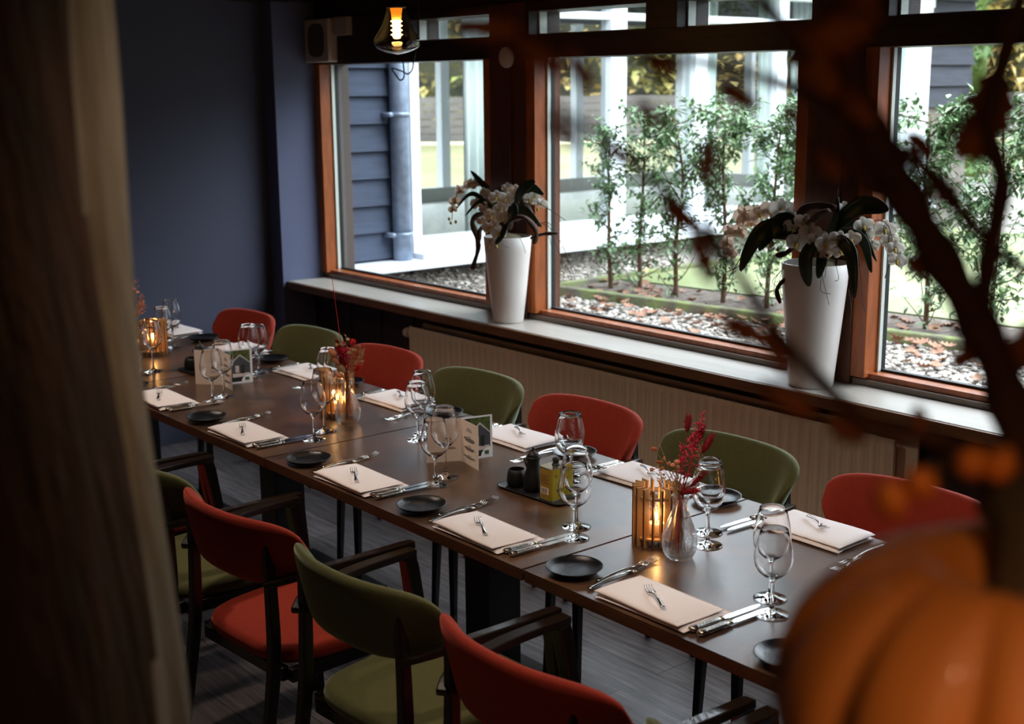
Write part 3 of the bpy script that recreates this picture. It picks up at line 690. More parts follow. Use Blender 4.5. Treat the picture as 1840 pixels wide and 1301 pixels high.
def make_knife(L, name='table_knife'):
    r = MB(); hl = .42*L
    pts = [(0,0,.0075),(0,.006,.0075),(0,.02,.0075),(0,.045,.0075),(0,.075,.0075),(0,hl-.006,.0072),(0,hl,.0068)]
    r.tube(pts, [.006,.0100,.0092,.0082,.0088,.0078,.006], 12, flat=.66)
    r.tube([(0,hl,.0068),(0,hl+.006,.0066)], [.0072,.0072], 12, flat=.75)
    ho = r.build(name, 'silver_worn')
    out = [(-.0045,hl+.005),(.0045,hl+.005),(.009,hl+.02),(.0098,hl+.06),(.0098,L-.03),(.006,L-.008),(-.002,L),(-.0065,L-.02),(-.0068,hl+.03)]
    MB().prism(out, .0052, .0068).build('blade', 'silver', ho, bevel=.0004)
    return ho
def make_napkin():
    # a cloth folded over into a flat pack, fold at the diner's edge
    r = empty('folded_napkin')
    rnd = np.random.default_rng(5)
    def layer(w, d, z0, z1, sx, sy, seed, n='fold_layer', rot=0):
        b = MB(); NX, NY = 24, 16; ph = seed*1.7
        rs = []
        for i in range(NX+1):
            u = -1+2*i/NX; ring = []
            for k in range(28):
                a = 2*math.pi*k/28; c, s_ = math.cos(a), math.sin(a)
                y = math.copysign(abs(c)**.28, c)*d/2; zz = math.copysign(abs(s_)**.75, s_)
                edge = (1-abs(u)**14)**.35
                z = (z0+z1)/2+zz*(z1-z0)/2*(edge if abs(u) > .9 else 1)
                z += .0018*math.sin(u*2.6+ph)*(1 if zz > 0 else .2) + .0016*math.sin(y*38+ph+u)*(1 if zz > 0 else 0)
                if y > d*.3: z -= .12*(y-d*.3)*(1 if zz > 0 else 0)
                x = u*w/2*(1+.0*y)
                cr_, sr_ = math.cos(rot), math.sin(rot)
                ring.append((sx+x*cr_-y*sr_, sy+x*sr_+y*cr_, max(.0004,z)))
            rs.append(ring)
        b.rings(rs); return b.build(n, 'napkin', r)
    layer(.262, .152, .0004, .0105, .004, .005, 1, rot=.025)
    layer(.252, .143, .0085, .0195, -.003, -.001, 2)
    return r
plate_p = make_plate(); glassA = make_glass(.19, 'wine_glass'); glassB = make_glass(.208, 'wine_glass')
fork_p = make_fork(.20); knife_p = make_knife(.215); dfork_p = make_fork(.112, 'dessert_fork', .85); nap_p = make_napkin()
NE = TY-.395; FE = TY+.395
def setting(cx, side, who, items='pnfkdg', dx=0, gl=None):
    """who: short phrase naming the place; side -1 near, +1 window side"""
    s = -1 if side < 0 else 1
    rz = 0 if s < 0 else math.pi
    ed = NE if s < 0 else FE
    def W_(x, y): return (cx + (x if s < 0 else -x), (ed + y) if s < 0 else (ed - y), TT+.0002)
    j = (hash_ := int(abs(cx)*1000) % 7)/7-.5
    gp = 'near side' if s < 0 else 'window side'
    if 'p' in items: place(plate_p, W_(-.262, .075), 0, 'black side plate, '+who, 'plate', 'black side plates, '+gp)
    if 'n' in items: place(nap_p, W_(.0, .083), rz+.04*j, 'folded white napkin, '+who, 'napkin', 'folded napkins, '+gp)
    if 'f' in items:
        place(fork_p, W_(-.163, .028), rz+R(6), 'inner silver dinner fork, '+who, 'fork', 'dinner forks, '+gp)
        place(fork_p, W_(-.186, .075), rz+R(2), 'outer silver dinner fork, '+who, 'fork', 'dinner forks, '+gp)
    if 'k' in items:
        place(knife_p, W_(.138, .030), rz+R(-1+3*j), 'inner silver knife, '+who, 'knife', 'table knives, '+gp)
        place(knife_p, W_(.163, .028), rz+R(-2-2*j), 'outer silver knife, '+who, 'knife', 'table knives, '+gp)
    if 'd' in items:
        q = W_(.052, .042) if s < 0 else W_(-.058, .078)
        a = (R(62) if s < 0 else math.pi+R(-118+2*8))
        d_ = place(dfork_p, (q[0], q[1], TT+.0215), a if s < 0 else math.pi+R(-62), 'small dessert fork, '+who, 'fork', 'dessert forks, '+gp)
        if s > 0:
            q = W_(.045, .045); d_.location = (q[0]-.045, q[1]+.02, TT+.0215); d_.rotation_euler = (0, 0, math.pi+R(62))
            d_.location = (cx-.05, FE-.045, TT+.0215); d_.rotation_euler = (0, 0, R(-118))
    if 'g' in items or 'G' in items:
        a = W_(.175, .235); b = W_(.118, .293)
        if gl: a = (gl[0][0], gl[0][1], a[2]); b = (gl[1][0], gl[1][1], b[2])
        place(glassA, a, 0, 'shorter empty wine glass, '+who, 'glass', 'wine glasses, '+gp)
        place(glassB, b, 0, 'taller empty wine glass, '+who, 'glass', 'wine glasses, '+gp)
setting(-1.20, -1, 'near side, mostly hidden by the pumpkin', 'p')
setting(-1.815, -1, 'near side, place in front of the slatted lantern', gl=((-1.629,2.050),(-1.688,2.117)))
setting(-2.415, -1, 'near side, place in front of the olive oil tray', gl=((-2.249,2.053),(-2.308,2.113)))
setting(-2.990, -1, 'near side, place in front of the nearer menu card', gl=((-2.829,2.054),(-2.872,2.120)))
setting(-3.650, -1, 'near side, place in front of the middle dried flowers', gl=((-3.465,2.044),(-3.530,2.122)))
setting(-4.270, -1, 'near side, place right beside the wooden post', gl=((-4.138,2.033),(-4.185,2.102)))
setting(-4.880, -1, 'near side, place behind the wooden post', 'g', gl=((-4.734,2.031),(-4.765,2.095)))
setting(-1.885, 1, 'window side, place before the half hidden red chair', gl=((-2.060,2.330),(-2.000,2.262)))
setting(-2.475, 1, 'window side, place behind the slatted lantern', gl=((-2.630,2.385),(-2.575,2.330)))
setting(-3.040, 1, 'window side, place behind the nearer menu card', gl=((-3.243,2.290),(-3.288,2.345)))
setting(-3.700, 1, 'window side, place right of the middle dried flowers', gl=((-3.865,2.375),(-3.81,2.315)))
setting(-4.310, 1, 'window side, place left of the middle dried flowers', gl=((-4.46,2.395),(-4.41,2.33)))
setting(-4.875, 1, 'window side, place left of the farther menu card', 'pnfkd')
setting(-5.480, 1, 'window side, place by the blue-grey wall', gl=((-5.116,2.302),(-5.155,2.362)))

# ---- slatted candle lanterns
def make_lantern():
    r = empty('candle_lantern')
    H = .148; ro, ri = .057, .040
    for z in (.018, .120):
        b = MB(); n = 48
        b.rings([[(q*math.cos(2*math.pi*j/n), q*math.sin(2*math.pi*j/n), zz) for j in range(n)] for q, zz in ((ri,z),(ro-.006,z),(ro-.006,z+.005),(ri,z+.005),(ri,z))], True, False, False)
        b.build('ring', 'lantern_wood', r)
    b = MB().lathe([(0,.016),(.045,.016),(.045,.0179),(0,.0179)], 32).build('floor_disc', 'lantern_wood', r)
    for k in range(16):
        a = 2*math.pi*(k+.3)/16; M = Matrix.Rotation(a, 4, 'Z')
        q = MB(); q.box(ro-.022, ro+.002, -.0016, .0016, 0, H, M); o = q.build('slat', ['lantern_wood','lantern_edge'], r)
        # laser-cut outer edge is scorched dark
        e = MB(); e.box(ro+.002, ro+.0032, -.0017, .0017, 0, H, M); e.build('slat_edge', 'lantern_edge', o)
    g = MB().lathe([(0,.0182),(.0335,.0182),(.035,.020),(.0372,.13),(.0372,.1315),(.0358,.1315),(.0337,.025),(0,.025)], 36).build('glass_cup', 'glass_thin', r)
    c = MB().lathe([(0,.0252),(.019,.0252),(.0195,.05),(.018,.0505),(.012,.049),(0,.049)], 24).build('candle', 'wax', r)
    MB().tube([(0,0,.048),(0,0,.057)], .0008, 5).build('wick', 'ink', c)
    MB().lathe([(0,.055),(.0028,.058),(.0044,.064),(.0038,.071),(.0018,.079),(0,.087)], 14).build('flame', 'flame', c)
    return r
lan = make_lantern()
for (x, y), rz, lb in (((-2.098,2.185), .1, 'slatted wooden candle lantern nearest the viewer, candle burning'), ((-3.672,2.262), .5, 'slatted wooden candle lantern beside the middle dried flowers'), ((-5.07,2.235), .8, 'slatted candle lantern farthest away, partly behind the wooden post')):
    place(lan, (x, y, TT+.0003), rz, lb, 'lantern', 'candle lanterns down the table')
    lamp('candle_glow', 'POINT', (x, y, TT+.078), .4, (1, .55, .22), .012)

# ---- glass bottle vases with dried flowers
def make_bud_vase():
    r = empty('bud_vase')
    o = [(0,0),(.024,0),(.028,.003),(.0345,.018),(.0372,.036),(.0355,.055),(.029,.080),(.0205,.105),(.0165,.122),(.0158,.136),(.0195,.146),(.0212,.151),(.0205,.153)]
    i = [(.0188,.150),(.0172,.145),(.0142,.136),(.0148,.122),(.0188,.105),(.0273,.080),(.0338,.055),(.0355,.036),(.0328,.019),(.026,.007),(0,.006)]
    o = [(a*(1.15 if z < .12 else 1.05), z) for a, z in o]; i = [(a*(1.16 if z < .12 else 1.05), z) for a, z in i]
    MB().lathe(o+i, 36).build('bottle', 'vase_glass', r)
    # pressed relief bands
    q = MB(); rnd = np.random.default_rng(3)
    for z, rr in ((.026,.0414),(.058,.0402)):
        q.rings([[((rr+w*.0007)*math.cos(2*math.pi*j/36), (rr+w*.0007)*math.sin(2*math.pi*j/36), z+h*.0007) for j in range(36)] for w, h in ((0,-1),(1,0),(0,1),(-1,0),(0,-1))], True, False)
    for k in range(14):
        a = 2*math.pi*k/14; rr = .0420
        q.tube([(rr*math.cos(a-.13), rr*math.sin(a-.13), .032), (rr*1.01*math.cos(a), rr*1.01*math.sin(a), .05), (rr*math.cos(a+.13), rr*math.sin(a+.13), .034)], .0008, 5)
    q.build('relief', 'vase_glass', r)
    return r
bv = make_bud_vase()
vpos = [(-1.990,2.152), (-3.560,2.232), (-5.055,2.125)]
vl = ['clear glass bottle vase nearest the viewer, beside the slatted lantern', 'clear glass bottle vase in the middle of the table', 'clear glass bottle vase farthest away beside the wooden post']
for p_, lb in zip(vpos, vl): place(bv, (p_[0], p_[1], TT+.0003), 0, lb, 'vase', 'bottle vases with dried flowers')
def bouquet(pos, kind, label, seed):
    rnd = np.random.default_rng(seed); r = empty('dried_bouquet', (pos[0], pos[1], TT+.012)); tag(r, label, 'dried flowers', 'dried flower bunches')
    RT = Vector((RIGHT.x, RIGHT.y, 0)).normalized(); BK = Vector((-RT.y, RT.x, 0))
    def pt(rx, z, dp=0): return RT*rx + BK*dp + Vector((0,0,z))
    def stem(rx, z, dp, rad=.0011, mt='dry_stem', bow=0):
        neck = pt(rx*.06+rnd.uniform(-.006,.006), .135, dp*.06)
        base = pt(-rx*.12+rnd.uniform(-.012,.012), .004, rnd.uniform(-.01,.01))
        top = pt(rx, z, dp); mid = (neck+top)/2+pt(bow, .01)
        pth = catmull([base, neck, mid, top], 6); q = MB().tube(pth, [rad]*len(pth), 5); q.build('stem', mt, r); return pth
    def bunny(rx, z, dp, L, w, mt, tilt):
        p = stem(rx, z, dp); d = (p[-1]-p[-3]).normalized()*.6+pt(tilt, .6); d.normalize(); a = p[-1]-d*.006; q = MB(); N = 10; pr = []
        prof = [(math.sin(math.pi*min(.98,(.06+.92*i/N)))**.55)*w for i in range(N+1)]
        q.tube([a+d*L*i/N for i in range(N+1)], prof, 10)
        s_ = d.cross(Vector((0,1,0))).normalized(); t_ = s_.cross(d)
        for _ in range(170):
            u = rnd.uniform(.02,.98); an = rnd.uniform(0,6.28); n_ = s_*math.cos(an)+t_*math.sin(an); c = a+d*L*u; ww = w*math.sin(math.pi*min(.98,.06+.92*u))**.55
            q.tube([c+n_*ww*.8, c+n_*(ww+.0035)+d*.006], [.0006,.0001], 3, cap=False)
        q.build('grass_head', mt, r)
    def spray(rx, z, dp, L, n, mt, tilt=0, sz=.011, wide=.014):
        p = stem(rx, z-L, dp, .001, mt); d = (pt(tilt, 1)).normalized(); q = MB(); a = p[-1]
        q.tube([a, a+d*L], [.001,.0004], 5)
        for k in range(n):
            u = rnd.uniform(0,1); c = a+d*L*u; n_ = Vector(rnd.normal(0,1,3)); n_.normalize(); e = (n_*.9+d*.8).normalized(); l = sz*rnd.uniform(.7,1.3)*(1.25-u*.5)
            m_ = c+e*wide*rnd.uniform(.2,1)*(1.1-u*.6)
            q.tube([c, m_], .0004, 3, cap=False); q.tube([m_, m_+e*l*.5, m_+e*l], [.0006,.0020,.0004], 5)
        q.build('flower_spray', mt, r)
    def discs(rx, z, dp, mt, sz=.010, n=1):
        p = stem(rx, z, dp, .0006, 'straw'); q = MB()
        for k in range(n):
            c = p[-1]+Vector(rnd.normal(0,.008,3))*(n > 1); q.lathe([(0,-.001),(sz*.7,-.0006),(sz,0),(sz*.7,.0008),(0,.001)], 12, M=Matrix.Translation(c) @ Matrix.Rotation(rnd.uniform(0,3), 4, 'Z') @ Matrix.Rotation(rnd.uniform(.9,1.9), 4, 'X') @ Matrix.Diagonal((1,.62,1,1)))
        q.build('seed_head', mt, r)
    if kind == 0:
        bunny(.013,.302,.0,.040,.0068,'burgundy',.0); bunny(.045,.278,.012,.036,.006,'burgundy',.08); bunny(.052,.252,-.004,.052,.0078,'burgundy',.28)
        spray(.028,.335,.004,.10,60,'pink',.18); spray(.008,.262,-.006,.08,46,'pink',-.1); spray(.020,.29,.0,.08,40,'pink',.1)
        bunny(.004,.150,-.004,.034,.006,'burgundy',-.05); bunny(.020,.148,.004,.03,.006,'bright_red',.7); bunny(.028,.165,.006,.05,.005,'burgundy',.2)
        spray(.036,.262,.01,.08,40,'straw',.15,.006,.016); spray(-.035,.21,.008,.06,34,'straw',-.3,.006,.016); spray(-.008,.20,.012,.05,30,'straw',0,.006,.02)
        for rx, z in ((-.062,.252),(-.068,.204),(-.050,.222),(-.040,.232),(-.030,.222),(-.010,.226),(-.006,.210),(-.020,.218),(-.044,.205)): discs(rx, z, rnd.uniform(-.01,.01), 'orange_leaf' if rx < -.03 else 'peach', .0085)
        for rx in (-.03,-.015,.01,.03): stem(rx, .22, .0, .0008)
        stem(-.05,.262,.01,.0007,'straw')
    elif kind == 1:
        st = stem(-.038,.48,.01,.0010,'bright_red')
        bunny(.022,.258,.0,.022,.0095,'bright_red',.1); bunny(.032,.175,-.004,.03,.0085,'bright_red',.25)
        bunny(-.034,.222,-.006,.034,.0095,'peach',-.7); bunny(-.026,.196,-.006,.032,.008,'peach',-.5); bunny(-.010,.172,-.008,.03,.0095,'straw',-.3); bunny(-.012,.152,-.006,.03,.006,'peach',-.5)
        for rx, z, t_ in ((-.018,.25,-.2),(-.008,.24,0),(.0,.225,.1),(-.014,.215,-.2)): spray(rx, z+.02, 0, .055, 50, 'burgundy' if t_ < 0 else 'pink', t_, .010, .012)
        bunny(-.018,.236,.0,.022,.009,'bright_red',-.4); bunny(-.010,.212,.0,.028,.010,'burgundy',-.1); bunny(-.004,.19,0,.028,.009,'burgundy',0)
        spray(.030,.245,.0,.08,60,'straw',.3,.007,.022); spray(.014,.24,.01,.08,46,'straw',.1,.007,.02)
        for rx, z in ((.0,.285),(-.014,.273),(.008,.275),(-.028,.258),(-.008,.258),(.040,.248),(.012,.232),(.028,.240),(.048,.228),(.004,.243)): discs(rx, z, rnd.uniform(-.012,.012), 'straw', .0095)
    else:
        for rx, z, t_ in ((-.01,.25,-.1),(.008,.24,.1),(-.02,.22,-.2),(.0,.27,0)): spray(rx, z+.02, 0, .07, 50, 'burgundy', t_, .011, .013)
        bunny(-.004,.22,0,.035,.010,'burgundy',0); bunny(.018,.225,0,.03,.009,'burgundy',.3); bunny(-.01,.18,0,.04,.011,'burgundy',-.1)
        spray(.035,.255,.0,.09,60,'peach',.35,.011,.018); spray(.045,.23,.0,.06,40,'peach',.5,.010,.018)
        for rx, z in ((.04,.31),(.054,.318),(.052,.292),(.034,.28),(.048,.268),(.02,.29)): discs(rx, z, 0, 'peach', .0105)
bouquet(vpos[0], 0, 'bunch of burgundy bunny-tail grass and pink dried sprays in the nearest vase', 11)
bouquet(vpos[1], 1, 'bunch of red, peach and straw dried flowers in the middle vase', 12)
bouquet(vpos[2], 2, 'bunch of dark red and pale dried flowers in the farthest vase', 13)

# ---- folded menu cards
def menu(P0, P1, P2, P3, label, seed):
    H = .132; r = empty('menu_card', (P1[0], P1[1], TT+.0003)); tag(r, label, 'menu card', 'standing menu cards')
    o = Vector((P1[0], P1[1], 0))
    def panel(A, B, name, mt, flip=1):
        A = Vector((A[0],A[1],0))-o; B = Vector((B[0],B[1],0))-o; d = (B-A); L = d.length; d.normalize(); n_ = Vector((-d.y, d.x, 0))*flip
        M = Matrix(((d.x, n_.x, 0, A.x), (d.y, n_.y, 0, A.y), (0, 0, 1, 0), (0,0,0,1)))
        q = MB().box(0, L, -.0003, .0003, 0, H, M).build(name, mt, r); return q, M, L
    a, Ma, La = panel(P0, P1, 'left_page', 'paper')
    b_, Mb, Lb = panel(P1, P2, 'right_page', 'paper')
    c, Mc, Lc = panel(P1, P3, 'cover', 'paper_white')
    # printed matter: a house logo on the left page, lines of small text on the right page
    e = .0006
    q = MB()
    q.box(La*.62, La*.66, -e-.0003, -.0003, H*.42, H*.47, Ma); q.box(La*.70, La*.74, -e-.0003, -.0003, H*.42, H*.47, Ma); q.box(La*.62, La*.74, -e-.0003, -.0003, H*.47, H*.485, Ma); q.box(La*.64, La*.69, -e-.0003, -.0003, H*.485, H*.52, Ma)
    q.box(La*.60, La*.80, -e-.0003, -.0003, H*.325, H*.335, Ma); q.box(La*.56, La*.84, -e-.0003, -.0003, H*.295, H*.305, Ma); q.build('logo', 'ink', a)
    q = MB(); rnd = np.random.default_rng(seed)
    for z, w in ((.84,.22),(.81,.3),(.78,.38),(.66,.16),(.62,.5),(.60,.62),(.58,.66),(.56,.5),(.54,.4),(.44,.16),(.40,.5),(.38,.66),(.36,.5),(.34,.34),(.22,.16),(.19,.6),(.17,.7),(.15,.36)):
        x = .5-w/2
        while x < .5+w/2-.03:
            l = rnd.uniform(.04,.1); q.box(Lb*x, Lb*min(x+l,.5+w/2), -e-.0003, -.0003, H*z, H*(z+.009), Mb); x += l+.018
    q.build('printed_text', 'ink', b_)
    # cover photograph facing the viewer: small gabled house under trees
    def pic(pts, mt, lay, n='cover_photo'):
        s_ = MB(); k = -.0003-.0002*lay
        s_.add([Mc @ Vector((Lc*x, k, H*z)) for x, z in pts], [tuple(range(len(pts)))]); return s_.build(n, mt, c)
    bd = [(.07,.05),(.93,.05),(.93,.96),(.07,.96)]
    ph = pic(bd, 'photo_sky', 1, 'photo_print')
    pic([(.30,.72),(.93,.66),(.93,.95),(.28,.95)], 'photo_tree', 2, 'photo_trees')
    pic([(.34,.30),(.34,.60),(.60,.78),(.92,.58),(.92,.30)], 'photo_house', 3, 'photo_house_front')
    pic([(.30,.58),(.60,.80),(.93,.57),(.93,.61),(.60,.85),(.27,.61)], 'photo_roof', 4, 'photo_gable_trim')
    pic([(.44,.32),(.56,.32),(.56,.52),(.44,.52)], 'photo_light', 5, 'photo_window'); pic([(.62,.28),(.74,.28),(.74,.54),(.62,.54)], 'photo_sky', 5, 'photo_door')
    pic([(.34,.18),(.90,.20),(.90,.30),(.34,.29)], 'photo_light', 4, 'photo_terrace')
    pic([(.93,.05),(.93,.26),(.82,.25),(.72,.20),(.65,.13),(.62,.05)], 'paper_white', 6, 'photo_badge')
    pic([(.74,.08),(.88,.08),(.88,.17),(.74,.17)], 'olive_ink', 7, 'photo_badge_mark')
menu((-3.020,2.162), (-2.971,2.253), (-2.856,2.229), (-2.945,2.352), 'folded menu card with house photo, standing left of the olive oil tray', 4)
menu((-4.448,2.119), (-4.363,2.187), (-4.256,2.172), (-4.335,2.300), 'folded menu card with house photo, standing farther away towards the wall', 5)

# ---- oil trays
def rrect(w, d, rad, n=6):
    out = []
    for cx_, cy_, a0 in ((w/2-rad,d/2-rad,0),(-w/2+rad,d/2-rad,90),(-w/2+rad,-d/2+rad,180),(w/2-rad,-d/2+rad,270)):
        for k in range(n+1): a = R(a0+90*k/n); out.append((cx_+rad*math.cos(a), cy_+rad*math.sin(a)))
    return out
def make_tray():
    b = MB(); f = lambda g, z: [(x*g[0], y*g[1], z) for x, y in rrect(.262,.105,.026)]
    b.rings([f((.94,.9),0), f((1,1),.006), f((1,1),.0078), f((.97,.94),.0070), f((.93,.88),.0042), f((.5,.5),.0040)]); return b.build('serving_tray', 'ceramic_black')
def make_cup(): return MB().lathe([(0,0),(.020,0),(.026,.003),(.0285,.016),(.0262,.036),(.0225,.048),(.0215,.0485),(.0212,.047),(.0235,.034),(.0245,.018),(.022,.008),(0,.007)], 32).build('salt_cup', 'ceramic_black')
def make_cruet():
    r = MB().lathe([(0,0),(.022,0),(.0275,.004),(.0285,.018),(.0262,.040),(.0195,.062),(.0165,.078),(.019,.090),(.0205,.094),(.019,.097),(0,.0975)], 32).build('oil_cruet', 'ceramic_black')
    MB().lathe([(0,.097),(.0165,.097),(.0175,.100),(.013,.106),(.006,.110),(.0042,.114),(.0035,.119),(0,.125)], 20).build('stopper', 'ceramic_black', r)
    MB().tube([(-.014,0,.066),(-.026,0,.073),(-.038,0,.083)], [.013,.008,.0045], 12, flat=.8).build('spout', 'ceramic_black', r)
    return r
def make_tin():
    r = empty('olive_oil_tin'); w, d, h = .050, .078, .092
    MB().prism(rrect(w, d, .006, 3), .002, h-.002).build('body', 'tin_yellow', r)
    q = MB(); 
    for z0, z1 in ((0,.0035),(h-.0035,h)):
        q.prism(rrect(w+.002, d+.002, .0065, 3), z0, z1)
    q.build('rim', 'tin_edge', r)
    MB().box(-w/2+.004, w/2-.004, -d/2-.0004, -d/2, .008, h-.008).build('side_label', 'tin_label', r)
    MB().lathe([(0,h),(.0115,h),(.0115,h+.002),(.0085,h+.0025),(.0085,h+.014),(.0098,h+.0145),(.0098,h+.018),(0,h+.018)], 24).build('cap', 'ceramic_black', r)
    bc = MB().box(-w/2+.007, w/2-.010, -d/2-.0006, -d/2-.0004, .018, .036).build('barcode_field', 'paper', r); q = MB(); x = -w/2+.009
    for wd in (1,2,1,1,3,1,2,1,1,2,3,1): q.box(x, x+wd*.0006, -d/2-.0008, -d/2-.0006, .020, .034); x += wd*.0006+.0012
    q.build('barcode_bars', 'ink', bc)
    q = MB()
    for k in range(7): q.box(-w/2+.008, w/2-.008-(k%3)*.004, -d/2-.0006, -d/2-.0004, .046+k*.004, .047+k*.004)
    q.build('small_print', 'ink', r)
    # front: lettering and an olive twig
    tx = bpy.data.curves.new('lettering','FONT'); tx.body = 'AL'; tx.size = .0105; tx.extrude = .0001; tx.align_x = 'LEFT'; tx.materials.append(MATS['ink'])
    to = bpy.data.objects.new('lettering', tx); SC.collection.objects.link(to); lm_ = bpy.data.meshes.new_from_object(to.evaluated_get(bpy.context.evaluated_depsgraph_get())); bpy.data.objects.remove(to); to = bpy.data.objects.new('lettering', lm_); SC.collection.objects.link(to); to.parent = r; to.rotation_euler = (R(90),0,R(90)); to.location = (w/2+.0003, -d/2+.013, .066)
    q = MB(); q.tube([(w/2+.0004,-.012,.016),(w/2+.0004,-.004,.034),(w/2+.0004,.006,.056)], .0006, 5)
    for y, z, a in ((-.012,.024,2.4),(-.006,.030,.4),(-.008,.036,2.3),(-.001,.042,.5),(-.004,.047,2.1),(.004,.052,.9)):
        dy, dz = math.cos(a)*.012, math.sin(a)*.012; q.add([(w/2+.0005,y,z),(w/2+.0005,y+dy*.5-dz*.2,z+dz*.5+dy*.2),(w/2+.0005,y+dy,z+dz),(w/2+.0005,y+dy*.5+dz*.2,z+dz*.5-dy*.2)], [(0,1,2,3)])
    q.build('olive_twig_print', 'olive_ink', r)
    return r
tr, cu, cr_, ti = make_tray(), make_cup(), make_cruet(), make_tin()
for (x, y, a), w in (((-2.580,2.222,.04), 'nearer'), ((-4.595,2.225,.05), 'farther')):
    wh = 'on the nearer condiment tray' if w == 'nearer' else 'on the farther condiment tray behind the menu card'
    place(tr, (x, y, TT+.0003), a, 'narrow black serving tray with rounded corners, '+('right of the nearer menu card' if w == 'nearer' else 'behind the farther menu card'), 'tray', 'condiment trays')
    def onT(dx, dy): return (x+dx*math.cos(a)-dy*math.sin(a), y+dx*math.sin(a)+dy*math.cos(a), TT+.0046)
    place(cu, onT(-.085, -.005), 0, 'small black cup '+wh, 'cup', 'black cups on the condiment trays')
    place(cr_, onT(-.022, .000), 0 if w == 'nearer' else .3, 'black ceramic cruet with spout '+wh, 'cruet', 'black cruets on the condiment trays')
    if w == 'nearer': place(ti, onT(.068, .0), -.02, 'yellow olive oil tin with black cap on the nearer condiment tray', 'oil tin')

# ================================================================ WALL FITTINGS
# radiator
r = empty('radiator', (-3.62, 3.50, FL)); tag(r, 'long beige panel radiator with vertical grooves under the sill', 'radiator')
x0, x1, zt, zb_ = -4.96+3.62, -2.29+3.62, .735-FL, .12
b = MB(); N = 62; 
def rp_(u, v):
    x = lerp(x0, x1, u); ph = (u*N) % 1; g = 0
    if .30 < ph < .70 and .04 < v < .955: g = .006
    return Vector((x, -.035+g, lerp(zb_, zt, v)))
vs = sorted([0,.03,.045,.5,.95,.965,1]); us = []
for k in range(N):
    for p_ in (0,.28,.34,.66,.72): us.append((k+p_)/N)
us.append(1.0)
vv = [tuple(rp_(u, v)) for u in us for v in vs]; nv = len(vs)
b.add(vv, [(i*nv+j, (i+1)*nv+j, (i+1)*nv+j+1, i*nv+j+1) for i in range(len(us)-1) for j in range(nv-1)], True)
b.build('front_panel', 'radiator', r)
MB().box(x0, x1, -.028, -.022, zb_, zt-.004).build('front_backing', 'radiator', r)
MB().box(x0+.03, x1+.05, .022, .035, zb_, zt+.012).build('rear_panel', 'radiator', r, bevel=.003)
q = MB()
for i in range(130): q.box(x0+.03+i*.0203, x0+.04+i*.0203, -.018, .02, zt-.02, zt-.014)
q.build('top_grille', 'radiator', r)
v = MB().tube([(x0-.075,0,zt-.045),(x0-.045,0,zt-.045)], .024, 18); v.tube([(x0-.045,0,zt-.045),(x0,0,zt-.045)], .015, 14); v.build('valve_knob', 'valve', r, bevel=.004)
MB().tube([(x0-.02,0,zt-.045),(x0-.02,.0,.03),(x0-.02,.0,0)], .008, 10).build('pipe', 'valve', r)
MB().box(x0+.3, x0+.33, .036, .055, zb_, zt-.05).build('wall_bracket', 'radiator', r); MB().box(x1-.33, x1-.3, .036, .055, zb_, zt-.05).build('wall_bracket', 'radiator', r)
# loudspeaker and sensor at the window head
r = empty('wall_speaker', (-5.835, 3.592, 2.075)); tag(r, 'beige box loudspeaker high in the corner above the window', 'speaker')
MB().box(-.112,.112,-.045,.012,-.108,.105).build('cabinet', 'speaker_body', r, bevel=.006)
o = []
for k in range(40): a = 2*math.pi*k/40; c, s_ = math.cos(a), math.sin(a); o.append((math.copysign(abs(c)**.6,c)*.078, math.copysign(abs(s_)**.6,s_)*.082))
MB().rings([[(x, -.0452, z) for x, z in o], [(x*.98, -.0475, z*.98) for x, z in o], [(x*.9, -.0478, z*.9) for x, z in o]]).build('grille', 'speaker_grille', r)
o = MB().box(-.065,.065,-.02,.012,-.045,.045).build('sensor_box', 'speaker_body', bevel=.005); o.location = (-5.645, 3.592, 2.14); tag(o, 'small beige box mounted just right of the loudspeaker', 'box')
o = MB().tube([(0,0,0),(0,-.016,0)], [.045,.043], 32).build('sensor_disc', 'disc', bevel=.003); o.location = (-4.37, 3.5995, 1.962); tag(o, 'round pale disc mounted high on the timber post', 'sensor')

# pendant lamp
lp = Vector((-3.905, 2.72, 0)); zt_ = 2.104
lc = at_y(713, 60, 2.72)
r = empty('pendant_lamp', (lc.x, 2.72, 1.957)); tag(r, 'smoked amber glass pendant lamp with glowing ribbed core', 'lamp')
k = 1.0
prof = [(.0005,0),(.035,.006),(.0586,.0150),(.074,.024),(.0805,.032),(.083,.0455),(.0815,.055),(.076,.0646),(.068,.076),(.0603,.0885),(.054,.100),(.0486,.1124),(.044,.124),(.040,.136),(.0347,.160)]
MB().lathe(prof, 40).build('glass_shade', 'amber_shade', r)
MB().lathe([(0,.161),(.0345,.161),(.0345,.167),(.020,.171),(.018,.20),(0,.20)], 24).build('cap', 'cord', r)
MB().lathe([(.022,.160),(.0185,.142),(.0150,.121),(0,.121)], 20).build('socket', 'amber_core', r)
prof = [(0,.120)]
for i in range(4):
    z = .119-i*.0155; prof += [(.0130,z),(.0215,z-.0035),(.0130,z-.008),(.0130,z-.013)]
prof += [(.010,.056),(0,.055)]
MB().lathe(prof, 24).build('led_core', 'led_core', r)
MB().tube([(0,0,.198),(0,0,CE-1.957)], .003, 8).build('cord', 'cord', r)
lamp('pendant_or_fill_glow', 'POINT', (lc.x, 2.72, 2.02), 1.6, (1, .62, .28), .02)
